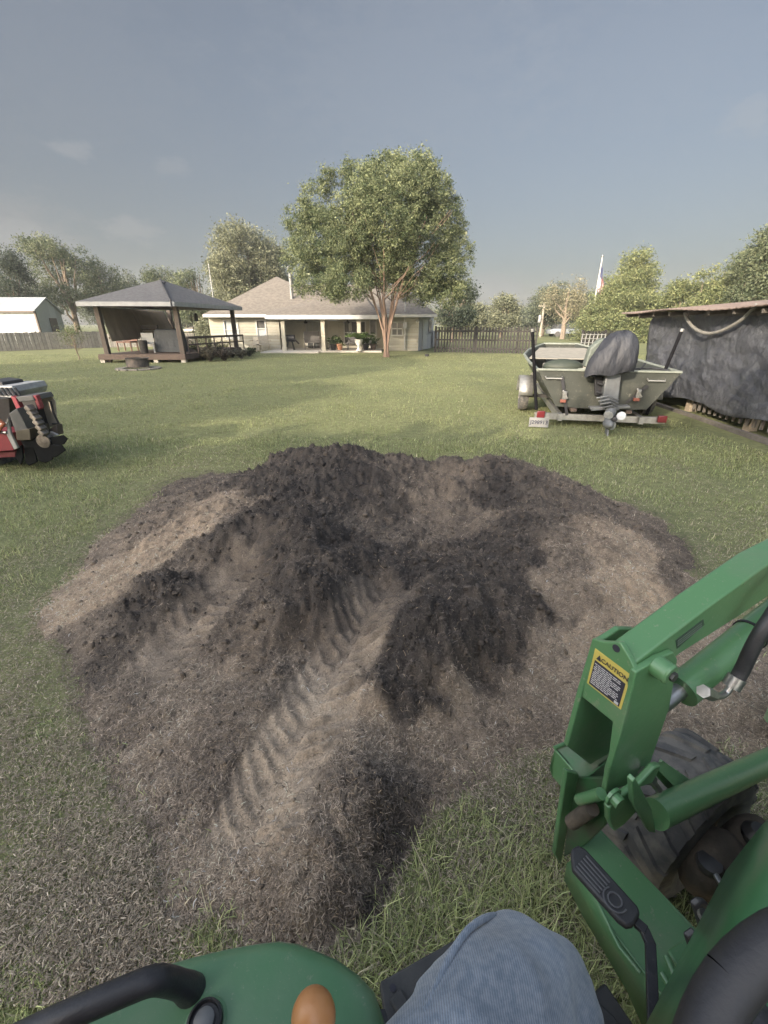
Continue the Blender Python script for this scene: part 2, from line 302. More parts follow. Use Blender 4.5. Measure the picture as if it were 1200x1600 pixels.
# ================================================================== GROUND, SOIL PILE
PTS = [  # x, y in the photo, height, soil colour (0 dark topsoil .. 1 pale shredded mulch), warmth
 # outline
 (80,930,0,.8,.5),(150,860,0,.6,.3),(215,800,0,.4,.2),(285,752,0,.3,.2),(345,745,.02,.3,.1),(410,742,.1,.3,.1),(1000,800,.0,.4,.2),(1060,860,.02,.3,.2),(1095,930,0,.5,.4),(1200,1000,.0,.6,.5),(1260,1150,0,.6,.5),
 (1130,1168,0,.6,.4),(1000,1165,0,.6,.4),(880,1158,0,.6,.3),(800,1165,0,.6,.3),(740,1200,0,.5,.2),(650,1215,.01,.4,.2),(640,1290,0,.2,.1),(590,1390,0,.15,.1),(530,1462,0,.3,.2),(450,1470,.01,.4,.2),(380,1425,0,.5,.2),(290,1390,0,.5,.2),(260,1310,0,.4,.2),(190,1230,0,.4,.2),(150,1130,0,.4,.2),(110,1020,0,.5,.2),
 # outer ring, below the lawn
 (-60,940,-.06,.8,.4),(60,820,-.06,.4,.2),(200,715,-.06,.4,.2),(350,690,-.06,.4,.2),(500,655,-.06,.4,.2),(700,655,-.06,.4,.2),(900,680,-.06,.4,.2),(1060,750,-.06,.4,.2),(1180,850,-.06,.4,.3),(1350,1000,-.06,.5,.4),
 (1200,1300,-.05,.5,.3),(1000,1260,-.05,.5,.3),(850,1250,-.05,.5,.2),(740,1300,-.05,.5,.2),(700,1450,-.05,.3,.2),(600,1560,-.05,.3,.2),(400,1560,-.05,.4,.2),(230,1500,-.05,.4,.2),(130,1400,-.05,.4,.2),(50,1200,-.05,.4,.2),(10,1070,-.05,.4,.2),
 # back rim
 (440,706,.42,.05,0),(500,700,.47,.03,0),(560,698,.48,.05,0),(620,708,.43,.2,.2),(700,713,.42,.22,.2),(800,716,.36,.3,.2),(870,745,.27,.35,.2),(950,785,.15,.35,.2),(400,740,.3,.1,0),
 # bowl
 (480,745,.42,.0,0),(430,760,.36,.0,0),(560,755,.35,.04,0),(640,745,.33,.2,.2),(700,742,.35,.4,.5),(765,768,.3,.0,0),(600,790,.22,.15,.1),(660,800,.16,.46,.2),(740,815,.16,.42,.2),(560,820,.19,.3,.1),(640,850,.15,.3,.1),(800,815,.23,.05,0),(755,860,.16,.08,0),(700,868,.17,.15,0),(500,790,.3,.1,0),
 # left shoulder: warm mulch, its warmth also paints in a patch of sun
 (330,788,.27,.6,.7),(300,825,.2,.7,.8),(375,790,.32,.4,.4),(250,865,.15,.75,.8),(180,905,.08,.75,.8),(300,890,.2,.4,.3),(270,790,.14,.3,.2),(230,820,.1,.4,.3),(120,940,.04,.8,.8),
 # dark ridge
 (400,808,.35,0,0),(450,826,.34,0,0),(510,848,.3,0,0),(560,868,.27,0,0),(345,850,.27,.15,0),(285,900,.22,.05,0),(240,940,.17,.05,0),(190,1000,.09,.2,0),(620,880,.25,.02,0),(690,884,.26,0,0),(420,860,.26,.05,0),
 # left wheel track
 (400,880,.21,.3,0),(340,925,.15,.4,0),(280,990,.09,.45,.1),(225,1050,.05,.4,.1),(170,1110,.03,.4,.1),
 # centre hump
 (450,898,.29,.04,0),(500,918,.28,.04,0),(535,950,.22,.05,0),(440,945,.25,.1,.2),(400,960,.2,.25,.4),(380,1000,.14,.25,.3),(470,990,.15,.25,.2),(340,1045,.07,.4,.2),(410,1030,.11,.35,.2),
 # right hump
 (690,920,.32,0,0),(745,930,.28,0,0),(655,960,.28,0,0),(700,1000,.24,0,0),(615,1065,.17,.02,0),(660,1085,.12,.02,0),(740,1050,.1,.1,0),(785,980,.19,0,0),(600,930,.2,.1,0),(815,880,.22,.04,0),(810,930,.2,.06,0),
 # main wheel track
 (585,960,.19,.4,0),(560,1010,.145,.45,0),(530,1060,.115,.5,0),(500,1110,.095,.8,.1),(465,1160,.07,.7,.1),(430,1230,.04,.8,.2),(390,1300,.03,.7,.2),(350,1370,.02,.6,.1),(440,1060,.12,.35,0),(590,1110,.1,.7,.2),(560,1140,.09,.6,.2),
 (400,1110,.1,.35,.1),(330,1130,.07,.45,.2),(250,1150,.05,.5,.2),(200,1160,.02,.45,.2),(300,1220,.045,.3,.1),(230,1220,.015,.4,.2),(360,1180,.07,.2,.1),
 # low ridge towards the camera
 (575,1190,.13,.4,.1),(555,1250,.14,.2,.1),(530,1310,.13,.35,.2),(490,1380,.1,.4,.3),(610,1230,.07,.15,0),(605,1300,.05,.05,0),(560,1385,.035,.05,0),(505,1440,.02,.2,0),(450,1430,.04,.5,.2),
 (680,1130,.05,.6,.2),(700,1180,.02,.6,.2),(740,1110,.06,.5,.1),
 # right shoulder
 (830,795,.28,.2,.1),(885,800,.28,.25,.2),(950,830,.25,.6,.7),(1000,860,.19,.75,.8),(1040,900,.1,.4,.4),(900,870,.24,.5,.3),(960,900,.19,.85,.8),(1030,960,.09,.8,.8),(860,930,.18,.6,.2),(830,1000,.13,.6,.2),(920,1000,.1,.75,.5),(850,1070,.06,.6,.3),(1000,1030,.06,.7,.6),(1110,1090,.04,.7,.5),(790,1075,.07,.55,.1),(850,1130,.02,.6,.2),(1020,1110,.04,.6,.4),
]
def zz_(z, y): return z+(.6 if y > 800 else .1)*max(0, z-.13)
CP = [[*gp(x, y, zz_(z, y))[:2], zz_(z, y), (c*.55+.33 if y > 1040 and x < 560 else c), wmh] for x, y, z, c, wmh in PTS]
for x, y, z in [(440, 706, .42), (500, 700, .47), (560, 698, .48), (620, 708, .43), (700, 713, .42), (800, 716, .36), (870, 745, .27)]:   # the far slope behind the crest
    q = gp(x, y, z)
    for dy, kz in ((.22, .62), (.42, .3), (.65, .04)): CP.append([q[0]*(1+dy*.12), q[1]+dy, z*kz, .35, .15])
CP = np.array(CP)
def tps_fit(P, V, lam=.0015):
    d = np.linalg.norm(P[:, None]-P[None], axis=2); K = np.where(d > 0, d*d*np.log(d+1e-9), 0)
    n = len(P); A = np.zeros((n+3, n+3)); A[:n, :n] = K+np.eye(n)*lam; A[:n, n] = 1; A[:n, n+1:] = P; A[n, :n] = 1; A[n+1:, :n] = P.T
    return np.linalg.solve(A, np.concatenate([V, np.zeros(3)]))
_cf = tps_fit(CP[:, :2], CP[:, 2])
def tps(x, y):
    s = _cf[-3] + _cf[-2]*x + _cf[-1]*y
    for (px, py), c in zip(CP[:, :2], _cf[:-3]):
        d2 = (x-px)**2+(y-py)**2; s = s + c*.5*d2*np.log(d2+1e-9)
    return s
def soil_tone(x, y):
    x, y = x + fbm(x, y, 5, 5, 1, .6)*.30, y + fbm(x, y, 5, 5, 2, .6)*.30
    W = 0; S = 0; T = 0
    for px, py, _, c, q in CP:
        w_ = 1/((x-px)**2+(y-py)**2+.0015)**2.8; W = W+w_; S = S+w_*c; T = T+w_*q
    return S/W, T/W
def path_uv(x, y, pts):
    best = np.full(x.shape, 1e9); S = np.zeros(x.shape); Tt = np.zeros(x.shape); acc = 0
    for a, b in zip(pts[:-1], pts[1:]):
        a = np.array(a); b = np.array(b); ab = b-a; L_ = np.linalg.norm(ab); u = np.clip(((x-a[0])*ab[0]+(y-a[1])*ab[1])/L_**2, 0, 1)
        dx = x-(a[0]+u*ab[0]); dy = y-(a[1]+u*ab[1]); d = np.hypot(dx, dy); sg = np.sign(dx*ab[1]-dy*ab[0])
        m = d < best; best = np.where(m, d, best); S = np.where(m, acc+u*L_, S); Tt = np.where(m, sg*d, Tt); acc += L_
    return S, Tt, acc
TR1 = [gp(x, y, z)[:2] for x, y, z in [(612,925,.2),(585,965,.15),(555,1015,.11),(520,1070,.08),(485,1130,.06),(445,1200,.05),(405,1280,.035),(360,1370,.02)]]
TR2 = [gp(x, y, z)[:2] for x, y, z in [(425,860,.23),(370,905,.18),(320,955,.12),(270,1005,.08),(215,1065,.04)]]
TR3 = [gp(x, y, z)[:2] for x, y, z in [(760,1075,.07),(725,1130,.05),(690,1190,.01)]]
def smooth_path(p, n=6):
    p = np.array(p); o = []
    for i in range(len(p)-1):
        p0 = p[max(i-1, 0)]; p1 = p[i]; p2 = p[i+1]; p3 = p[min(i+2, len(p)-1)]
        for k in range(n):
            t = k/n; o.append(.5*((2*p1)+(-p0+p2)*t+(2*p0-5*p1+4*p2-p3)*t*t+(-p0+3*p1-3*p2+p3)*t**3))
    o.append(p[-1]); return o
TR1 = smooth_path(TR1, 3); TR2 = smooth_path(TR2, 3)
def tracks(x, y):
    h = np.zeros(x.shape); mask = np.zeros(x.shape); imp = np.zeros(x.shape)
    for path, hw, dep, st in ((TR1, .20, .008, 1.0), (TR2, .16, .008, .85), (TR3, .09, .008, .45)):
        s, t, L_ = path_uv(x, y, path); t = t+fbm(x, y, 4, 2, 5)*.03
        m = sstep(hw, hw*.8, np.abs(t))*sstep(0, .08, s)*sstep(L_, L_-.1, s)
        fade = np.clip(.6+fbm(x, y, 3.5, 3, 8)*2.6+fbm(x, y, 14, 3, 9)*1.2, .05, 1)
        ph = (s+3.0*t*t+np.abs(t)*.12+np.where(t > 0, .045, 0)+fbm(x, y, 6, 3, 3)*.055+fbm(x, y, 22, 3, 7)*.030)/.070
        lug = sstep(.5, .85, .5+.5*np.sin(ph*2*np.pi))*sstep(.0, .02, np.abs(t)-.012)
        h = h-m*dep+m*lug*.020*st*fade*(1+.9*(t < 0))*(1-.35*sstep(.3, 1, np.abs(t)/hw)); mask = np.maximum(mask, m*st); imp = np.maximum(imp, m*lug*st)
        h = h+sstep(hw*.8, hw*1.02, np.abs(t))*sstep(hw*1.45, hw*1.1, np.abs(t))*.010*st*sstep(0, .15, s)*sstep(L_, L_-.2, s)
    return h, mask, imp
def ground_h(x, y):
    return fbm(x, y, .35, 3, 4)*.05*sstep(1.5, 5, y)
def worley(x, y, sc, seed):
    X_ = x*sc; Y_ = y*sc; xi = np.floor(X_).astype(int); yi = np.floor(Y_).astype(int); d = np.full(x.shape, 9.); v = np.zeros(x.shape)
    for i in (-1, 0, 1):
        for j in (-1, 0, 1):
            a = (xi+i+seed*7) % 256; b = (yi+j+seed*13) % 256; px = xi+i+_T[b, a]; py = yi+j+_T[a, b]; dd = np.hypot(X_-px, Y_-py); m = dd < d; d = np.where(m, dd, d); v = np.where(m, _T[(a+91) % 256, (b+37) % 256], v)
    return d, v
def clods(x, y, sc, seed, thr):
    d, v = worley(x+fbm(x, y, sc*1.5, 2, seed)*.5/sc, y+fbm(x, y, sc*1.5, 2, seed+1)*.5/sc, sc, seed); r = .25+.45*v; return np.where(v > thr, np.sqrt(np.clip(1-(d/r)**2, 0, 1))*r, 0)/sc
def pile_h(x, y, fine=True):
    b = tps(x+fbm(x, y, 3.6, 5, 11, .6)*.20, y+fbm(x, y, 3.6, 5, 12, .6)*.20); b = b-.03*sstep(.15, .4, b); th, mk, im = tracks(x, y); c, q = soil_tone(x, y)
    rg = (1-mk*.93)*(1-np.clip(c, 0, 1)*.45)*np.clip(b/.14, .42, 1)
    cl = fbm(x, y, 6.5, 3, 21); b = b*1.0+(cl*.11+fbm(x, y, 2.6, 2, 20)*.05)*rg*sstep(-.04, .12, b)
    h = b+th
    if fine:
        h = h+sstep(-.06, .05, b)*(fbm(x, y, 14, 4, 22, .62)*.075*rg+(np.abs(fbm(x, y, 26, 3, 24))-.1)*.07*rg+fbm(x, y, 55, 2, 23)*.022*rg+rg*(.6+.9*np.clip(.5-c, 0, .5))*(clods(x, y, 5.5, 31, .62)*.30+clods(x, y, 13, 32, .45)*.5+clods(x, y, 30, 33, .4)*.6))+fbm(x, y, 12, 3, 26)*.01
    # cracked packed face of the dark clump at the back
    return h, c, q, mk, im
# pile mesh
gx = np.arange(-2.9, 3.7, .0115); ys = [0.42]
while ys[-1] < 6.0: ys.append(ys[-1]+max(.009, ys[-1]*.0042))
gy = np.array(ys); X, Y = np.meshgrid(gx, gy)
H, C_, Q_, MK, IM = pile_h(X, Y)
DARK = np.array([.054, .048, .045]); MID = np.array([.165, .138, .114]); PALE = np.array([.40, .335, .265]); WARM = np.array([.55, .39, .25])  # WARM: orange-tan mulch, also the sun patch painted on the left shoulder
def soil_col(c, q, x, y, mk=0, im=0):
    n = fbm(x, y, 9, 4, 31)*.55+fbm(x, y, 50, 2, 32)*.35
    c = np.clip(c+n*.75, 0, 1)[..., None]; q = np.clip(q, 0, 1)[..., None]
    col = np.where(c < .5, DARK+(MID-DARK)*(c*2), MID+(PALE-MID)*((c-.5)*2))
    return col*(1-q*.45*c)+(WARM*c+col*(1-c))*(q*.45*c)
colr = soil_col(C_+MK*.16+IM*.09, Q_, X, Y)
ny, nx = X.shape; ii = (np.arange(ny-1)[:, None]*nx+np.arange(nx-1)[None]).ravel()
keep = (H[:-1, :-1] > -.045).ravel() | (H[1:, 1:] > -.045).ravel()
ii = ii[keep]; Fq = np.stack([ii, ii+1, ii+nx+1, ii+nx], 1)
used, inv = np.unique(Fq, return_inverse=True); Vv = np.stack([X.ravel(), Y.ravel(), H.ravel()], 1)[used]
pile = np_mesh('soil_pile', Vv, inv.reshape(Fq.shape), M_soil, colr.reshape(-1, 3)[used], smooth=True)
tag(pile, 'broad heap of dark soil and shredded wood mulch with tyre tracks, spread on the lawn', 'soil pile')
# lawn sheet: fine near, coarse to the horizon
def axis_steps(a, b, near, s0, g):
    v = [near]; s = s0
    while v[-1] < b: v.append(v[-1]+s); s *= g
    u = [near]; s = s0
    while u[-1] > a: u.append(u[-1]-s); s *= g
    return np.array(u[::-1][:-1]+v)
lx = axis_steps(-420, 420, 0, .12, 1.03); ly = axis_steps(-60, 520, 1.0, .12, 1.03)
LX, LY = np.meshgrid(lx, ly); LZ = ground_h(LX, LY)
ny, nx = LX.shape; ii = (np.arange(ny-1)[:, None]*nx+np.arange(nx-1)[None]).ravel()
Mg = pm('lawn_ground', (.135, .15, .078), (.195, .205, .10), .5, .95, .02, 30, contrast=(.3, .7), spec=.2)
_t = Mg.node_tree; _b = _t.nodes['Principled BSDF']; _old = _b.inputs['Base Color'].links[0].from_socket
_g = N(_t, 'ShaderNodeTexCoord'); _n2 = N(_t, 'ShaderNodeTexNoise'); _n2.inputs['Scale'].default_value = 9; _n2.inputs['Detail'].default_value = 10; _n2.inputs['Roughness'].default_value = .75
_t.links.new(_g.outputs['Object'], _n2.inputs['Vector'])
_mr = N(_t, 'ShaderNodeMapRange'); _mr.inputs['From Min'].default_value = .3; _mr.inputs['From Max'].default_value = .7; _mr.inputs['To Min'].default_value = .62; _mr.inputs['To Max'].default_value = 1.35
_t.links.new(_n2.outputs['Fac'], _mr.inputs['Value'])
_mm = N(_t, 'ShaderNodeMix', data_type='RGBA', blend_type='MULTIPLY'); _mm.inputs['Factor'].default_value = 1
_t.links.new(_old, _mm.inputs['A']); _t.links.new(_mr.outputs[0], _mm.inputs['B']); _t.links.new(_mm.outputs['Result'], _b.inputs['Base Color'])
gnd = np_mesh('ground', np.stack([LX.ravel(), LY.ravel(), LZ.ravel()], 1), np.stack([ii, ii+1, ii+nx+1, ii+nx], 1), Mg, smooth=True, center=(0, 0, 0)); tag(gnd, kind='structure')
# ------------------------------------------------------------------ sampling of the pile surface (bilinear on its grid)
def grid_at(A, x, y):
    fi = np.interp(y, gy, np.arange(len(gy))); fj = (x-gx[0])/(gx[1]-gx[0])
    i = np.clip(np.round(fi).astype(int), 0, len(gy)-1); j = np.clip(np.round(fj).astype(int), 0, len(gx)-1)
    inside = (x > gx[0]) & (x < gx[-1]) & (y > gy[0]) & (y < gy[-1])
    return A[i, j], inside
def surf(x, y):
    h, ins = grid_at(H, x, y); g = ground_h(x, y); h = np.where(ins, h, -1)
    return np.maximum(h, g), h-g
def frame_of(nrm_t, ang):  # tilted direction vectors for small flat pieces
    d = np.stack([np.cos(ang)*np.cos(nrm_t), np.sin(ang)*np.cos(nrm_t), np.sin(nrm_t)], 1)
    s = np.stack([-np.sin(ang), np.cos(ang), np.zeros_like(ang)], 1); return d, s
# wood fibres: density falls with distance, thick on the pile and thinning out over the lawn round it
def strands(n, xr, yr, cond, lo, hi, wlo, whi, lift, colf, seed):
    g = np.random.default_rng(seed); yy = np.exp(g.uniform(np.log(yr[0]), np.log(yr[1]), n)); half = yy*1.0+.5
    xx = g.uniform(-1, 1, n)*half+(xr[0]+xr[1])/2*0
    h, ex = surf(xx, yy); k = cond(xx, yy, h, ex, g); xx, yy, h, ex = xx[k], yy[k], h[k], ex[k]; m = len(xx)
    ang = g.uniform(0, 2*np.pi, m); tl = g.normal(.05, .28, m); d, s = frame_of(tl, ang)
    sc_ = np.clip(yy*.4, .75, 2.2); L_ = g.uniform(lo, hi, m)**1*sc_**.5; W_ = g.uniform(wlo, whi, m)*sc_**.7
    p = np.stack([xx, yy, h+lift*g.uniform(.2, 1.6, m)], 1); up = np.array([0, 0, 1.])
    bend = g.normal(0, .18, m)
    a = p-d*(L_/2)[:, None]; c = p+d*(L_/2)[:, None]+s*(bend*L_)[:, None]; mid = p+up*(np.abs(g.normal(0, .12, m))*L_)[:, None]
    w2 = s*(W_/2)[:, None]
    V = np.stack([a-w2*.6, a+w2*.6, mid-w2, mid+w2, c-w2*.5, c+w2*.5], 1).reshape(-1, 3)
    b = np.arange(m)[:, None]*6; F = np.concatenate([b+np.array([0, 1, 3, 2]), b+np.array([2, 3, 5, 4])])
    col = colf(xx, yy, ex, g); return V, F, np.repeat(col, 6, 0)
def c_on(x, y, h, ex, g): return (ex > -.012) & (x > -2.9) & (x < 3.6) & (g.random(len(x)) > grid_at(MK, x, y)[0]*.82)
def col_on(x, y, ex, g):
    c, _ = grid_at(C_, x, y); q, _ = grid_at(Q_, x, y); base = soil_col(c+.06, q, x, y); m = len(x)
    v = np.exp(g.normal(.0, .42, m))[:, None]; pale = (g.random(m) < .035+.09*np.clip(c, 0, 1))[:, None]
    return np.clip(np.where(pale, np.array([.34, .27, .19])*g.uniform(.5, 1.25, (m, 1)), base*v*1.1), .01, .6)
V, F, Cc = strands(430000, (0, 0), (.5, 6), c_on, .007, .034, .0012, .0036, .005, col_on, 41)
o = np_mesh('shredded_mulch', V, F, M_chip, Cc); tag(o, 'fine shredded wood fibres covering the soil heap', 'mulch', kind='stuff')
SPX = np.array([gp(x, y)[:2] for x, y in [(60,1180),(140,1330),(240,1450),(60,1050),(640,1350),(700,1280),(60,860),(700,700),(1060,800),(1080,1200)]])
def near_edge(x, y, ex):                                       # 0..1 how much mulch lies among the grass
    e = np.where(ex > -.9, sstep(-.11, .0, ex), 0)
    left = sstep(1.9, .5, np.hypot((x+1.0), (y-1.0)*1.0)*1.0)*.48*sstep(.25, -.35, x)+.15*sstep(3.5, 1.0, y)
    spk = np.exp(-((x-gp(670,1330)[0])**2+(y-gp(670,1330)[1])**2)/.05**2)*.8+np.exp(-((x-gp(270,1470)[0])**2+(y-gp(270,1470)[1])**2)/.07**2)
    return np.clip(e*.8+left+spk, 0, 1)*np.clip(.72+fbm(x, y, 3, 3, 51)*2.2, .12, 1)
def c_off(x, y, h, ex, g): return (ex <= -.012) & (g.random(len(x)) < near_edge(x, y, ex)*.8)
def col_off(x, y, ex, g):
    m = len(x); t = g.random((m, 1)); return (np.array([.13, .105, .082])*(1-t)+np.array([.40, .345, .27])*t)*np.exp(g.normal(0, .3, (m, 1)))
V, F, Cc = strands(480000, (0, 0), (.5, 6), c_off, .006, .024, .0014, .004, .022, col_off, 43)
o = np_mesh('mulch_litter', V, F, M_chip, Cc); tag(o, 'loose wood litter scattered through the grass round the heap', 'mulch', kind='stuff')
# soil crumbs
g = np.random.default_rng(9); n = 22000; yy = np.exp(g.uniform(np.log(.55), np.log(5), n)); xx = g.uniform(-1, 1, n)*(yy+.5)
h, ex = surf(xx, yy); c, _ = grid_at(C_, xx, yy); mk, _ = grid_at(MK, xx, yy); k = (ex > .0) & (g.random(n) < (1.05-c)*(1-mk*.8)); xx, yy, h, c = xx[k], yy[k], h[k], c[k]; m = len(xx)
oc = np.array([[1, 0, 0], [0, 1, 0], [-1, 0, 0], [0, -1, 0], [0, 0, .8], [0, 0, -.8]]); rr = np.exp(g.normal(-5.25, .6, m)).clip(.0015, .012)*np.clip(yy*.5, .8, 1.5)
V = (np.stack([xx, yy, h+rr*.3], 1)[:, None]+oc[None]*rr[:, None, None]*g.uniform(.6, 1.3, (m, 6, 1))).reshape(-1, 3)
b = np.arange(m)[:, None]*6; F = np.concatenate([b+np.array(t) for t in [(0, 1, 4), (1, 2, 4), (2, 3, 4), (3, 0, 4), (1, 0, 5), (2, 1, 5), (3, 2, 5), (0, 3, 5)]])
q = np.zeros(m); cc = soil_col(c*.9, q, xx, yy)*np.exp(g.normal(0, .2, (m, 1)))
o = np_mesh('soil_crumbs', V, F, M_chip, np.repeat(cc, 6, 0)); tag(o, 'small crumbs of dark soil lying on the heap', 'soil', kind='stuff')
# bigger broken clods of soil, irregular lumps
g = np.random.default_rng(19); n = 9000; yy = np.exp(g.uniform(np.log(.6), np.log(4.6), n)); xx = g.uniform(-1, 1, n)*(yy*.9+.4); h, ex = surf(xx, yy); c, _ = grid_at(C_, xx, yy); mk, _ = grid_at(MK, xx, yy)
k = (ex > .0) & (g.random(n) < np.clip(.95-c*1.3, .04, 1)*(1-mk)); xx, yy, h, c = xx[k], yy[k], h[k], c[k]; m = len(xx)
import bmesh as _bm
_b3 = _bm.new(); _bm.ops.create_icosphere(_b3, subdivisions=2, radius=1); _iv = np.array([v.co[:] for v in _b3.verts]); _if = np.array([[v.index for v in f.verts] for f in _b3.faces]); _b3.free()
rr = np.minimum(np.exp(g.normal(-4.75, .42, m)).clip(.004, .03), .0035+.0058*yy); sx = g.uniform(.6, 1.3, (m, 1, 3)); ph_ = g.uniform(0, 6, (m, 1)); nrm_ = 1+.22*np.sin(_iv[None, :, 0]*3.1+ph_)+.2*np.sin(_iv[None, :, 1]*4.3+ph_*1.7)+.16*np.sin(_iv[None, :, 2]*5.1+ph_*2.3)+.1*np.sin((_iv[None, :, 0]+_iv[None, :, 1])*9+ph_)
V = np.stack([xx, yy, h+rr*.25], 1)[:, None]+_iv[None]*nrm_[..., None]*rr[:, None, None]*sx; F = (np.arange(m)[:, None, None]*len(_iv)+_if[None]).reshape(-1, 3)
cc = soil_col(c*.8+.05, np.zeros(m), xx, yy)*np.exp(g.normal(0, .22, (m, 1))); o = np_mesh('soil_clods', V.reshape(-1, 3), F, M_soil, np.repeat(cc, len(_iv), 0), smooth=True); tag(o, 'broken clods of dark soil on the freshly turned ridges', 'soil', kind='stuff')
# ------------------------------------------------------------------ grass
def blades(n, y0, y1, seed, hs, ws, xspan=1.15):
    g = np.random.default_rng(seed); yy = np.exp(g.uniform(np.log(y0), np.log(y1), n)); xx = g.uniform(-1, 1, n)*(yy*xspan+.6)
    h, ex = surf(xx, yy); cov = near_edge(xx, yy, ex)
    dens = np.where(ex > .012, 0, np.where(ex > -.03, .35, 1))*(1-.75*cov)*np.clip(.75+fbm(xx, yy, 1.6, 3, 61)*1.3, .12, 1)
    shed_clear = ~((xx > 5.2) & (yy < 12.0) & (yy > 4))
    k = (g.random(n) < dens) & (yy > .3) & shed_clear; xx, yy, h, cov = xx[k], yy[k], h[k], cov[k]; m = len(xx)
    sc_ = np.clip(yy/1.6, .6, 20)**.62; tuft = fbm(xx, yy, 2.2, 3, 62)
    L_ = hs*np.exp(g.normal(0, .35, m))*(1-.62*np.clip(cov*1.3+sstep(.4, -.6, xx)*sstep(2.2, 1.2, yy)*.5, 0, 1))*(1+tuft*1.6).clip(.35, 2); W_ = ws*g.uniform(.6, 1.3, m)*sc_
    ang = g.uniform(0, 2*np.pi, m)+fbm(xx, yy, 1.5, 2, 63)*4; lean = np.clip(g.normal(.75, .35, m), .05, 1.45)
    d = np.stack([np.cos(ang), np.sin(ang), np.zeros(m)], 1); s = np.stack([-np.sin(ang), np.cos(ang), np.zeros(m)], 1); up = np.array([0, 0, 1.])
    tw = g.uniform(-1.2, 1.2, m); s = s*np.cos(tw)[:, None]+up*np.sin(tw)[:, None]*.6
    p = np.stack([xx, yy, h-.004], 1)
    mid = p+(d*np.sin(lean*.6)[:, None]+up*np.cos(lean*.6)[:, None])*(L_*.5)[:, None]
    tip = mid+(d*np.sin(lean*1.35)[:, None]+up*np.cos(lean*1.35)[:, None])*(L_*.5)[:, None]
    w2 = s*(W_/2)[:, None]
    V = np.stack([p-w2*.8, p+w2*.8, mid-w2, mid+w2, tip-w2*.2, tip+w2*.2], 1).reshape(-1, 3)
    b = np.arange(m)[:, None]*6; F = np.concatenate([b+np.array([0, 1, 3, 2]), b+np.array([2, 3, 5, 4])])
    t = np.clip(.5+fbm(xx, yy, .9, 4, 64)*1.6+g.normal(0, .22, m), 0, 1)[:, None]; dry = (g.random(m) < .13+.35*cov)[:, None]
    col = np.array([.17, .205, .095])*(1-t)+np.array([.30, .32, .155])*t
    col = np.where(dry, np.array([.36, .33, .23])*g.uniform(.6, 1.1, (m, 1)), col)*np.exp(g.normal(0, .18, (m, 1)))
    return V, F, np.repeat(col, 6, 0)
VV, FF, CC = [], [], []; off = 0
for args in ((130000, .32, 1.7, 71, .066, .0040, 1.1), (230000, 1.0, 6.5, 72, .040, .0030, 1.1), (260000, 5.0, 26.0, 73, .034, .0026, 1.05)):
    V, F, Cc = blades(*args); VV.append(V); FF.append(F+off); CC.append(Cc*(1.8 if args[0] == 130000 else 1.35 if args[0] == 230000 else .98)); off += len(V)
o = np_mesh('grass', np.concatenate(VV), np.concatenate(FF), M_blade, np.concatenate(CC)); tag(o, 'mown lawn grass round the soil heap', 'grass', kind='stuff')
# ================================================================== BUILDINGS, FENCES
siding = striped('cream_lap_siding', (.40, .39, .335), (.365, .355, .305), (.3, .27, .2), 2, .17, rough=.75, gw=.1, bump=.012)
shingle = pm('brown_shingles', (.185, .165, .143), (.13, .116, .10), 5, .9, .01, 30, contrast=(.4, .6))
shingle_g = pm('grey_shingles', (.085, .085, .09), (.125, .125, .13), 8, .9, .01, 30, contrast=(.4, .6))
whitep = pm('white_paint', (.50, .50, .48), (.43, .43, .42), 6, .6)
creamp = pm('cream_paint', (.42, .40, .33), (.38, .36, .30), 6, .6)
glass = pm('window_glass', (.045, .05, .055), (.10, .10, .10), 3, .12, spec=.8)
blind = pm('window_blind', (.42, .42, .38), (.34, .34, .31), 3, .5)
pale_blue = pm('shade_screen', (.30, .33, .36), (.36, .38, .38), 3, .6)
darkwood = pm('dark_stained_wood', (.055, .045, .04), (.09, .07, .058), 10, .75, .003, 40, stretch=(1, 1, .3))
brownwood = pm('brown_deck_wood', (.075, .055, .046), (.11, .08, .066), 10, .75, .003, 40)
greywood = striped('weathered_fence_boards', (.20, .19, .175), (.28, .265, .24), (.05, .05, .05), 0, .14, rough=.9, gw=.08, bump=.006)
blackwood = pm('black_fence_wood', (.018, .017, .017), (.04, .036, .034), 14, .8, .003, 40)
concrete = pm('concrete', (.36, .34, .31), (.46, .44, .40), 5, .9, .003, 60)
ceramic = pm('terracotta', (.25, .12, .07), (.3, .16, .1), 9, .8)
tarp = pm('grill_cover_cloth', (.035, .042, .05), (.05, .058, .068), 8, .7, .02, 9)
canvas = pm('tan_canvas', (.24, .20, .15), (.19, .155, .12), 2.2, .9, .02, 4, stretch=(1, 1, .25))
def hip_roof(name, e, z, ridge, mat, parent, th=.16, fascia=None):
    # e: four eave corners (x,y) counter-clockwise from front-left, ridge: one or two (x,y,z)
    m = MB(); n = len(ridge); ev = [(p[0], p[1], z) for p in e]
    vs = ev+list(ridge)
    if n == 1: fs = [(0, 1, 4), (1, 2, 4), (2, 3, 4), (3, 0, 4)]
    else: fs = [(0, 1, 5, 4), (1, 2, 5), (2, 3, 4, 5), (3, 0, 4)]
    m.add(vs, fs+[(3, 2, 1, 0)]); o = m.build(name, mat, parent)
    if fascia:
        f = MB(); c = [Vector(p) for p in ev]; cx = sum((p.x for p in c))/4; cyy = sum((p.y for p in c))/4
        for i in range(4):
            a, b = c[i], c[(i+1) % 4]; f.bar(a-Vector((0, 0, th/2+.003)), b-Vector((0, 0, th/2+.003)), .05, th)
        f.build('fascia', fascia, parent)
    return o
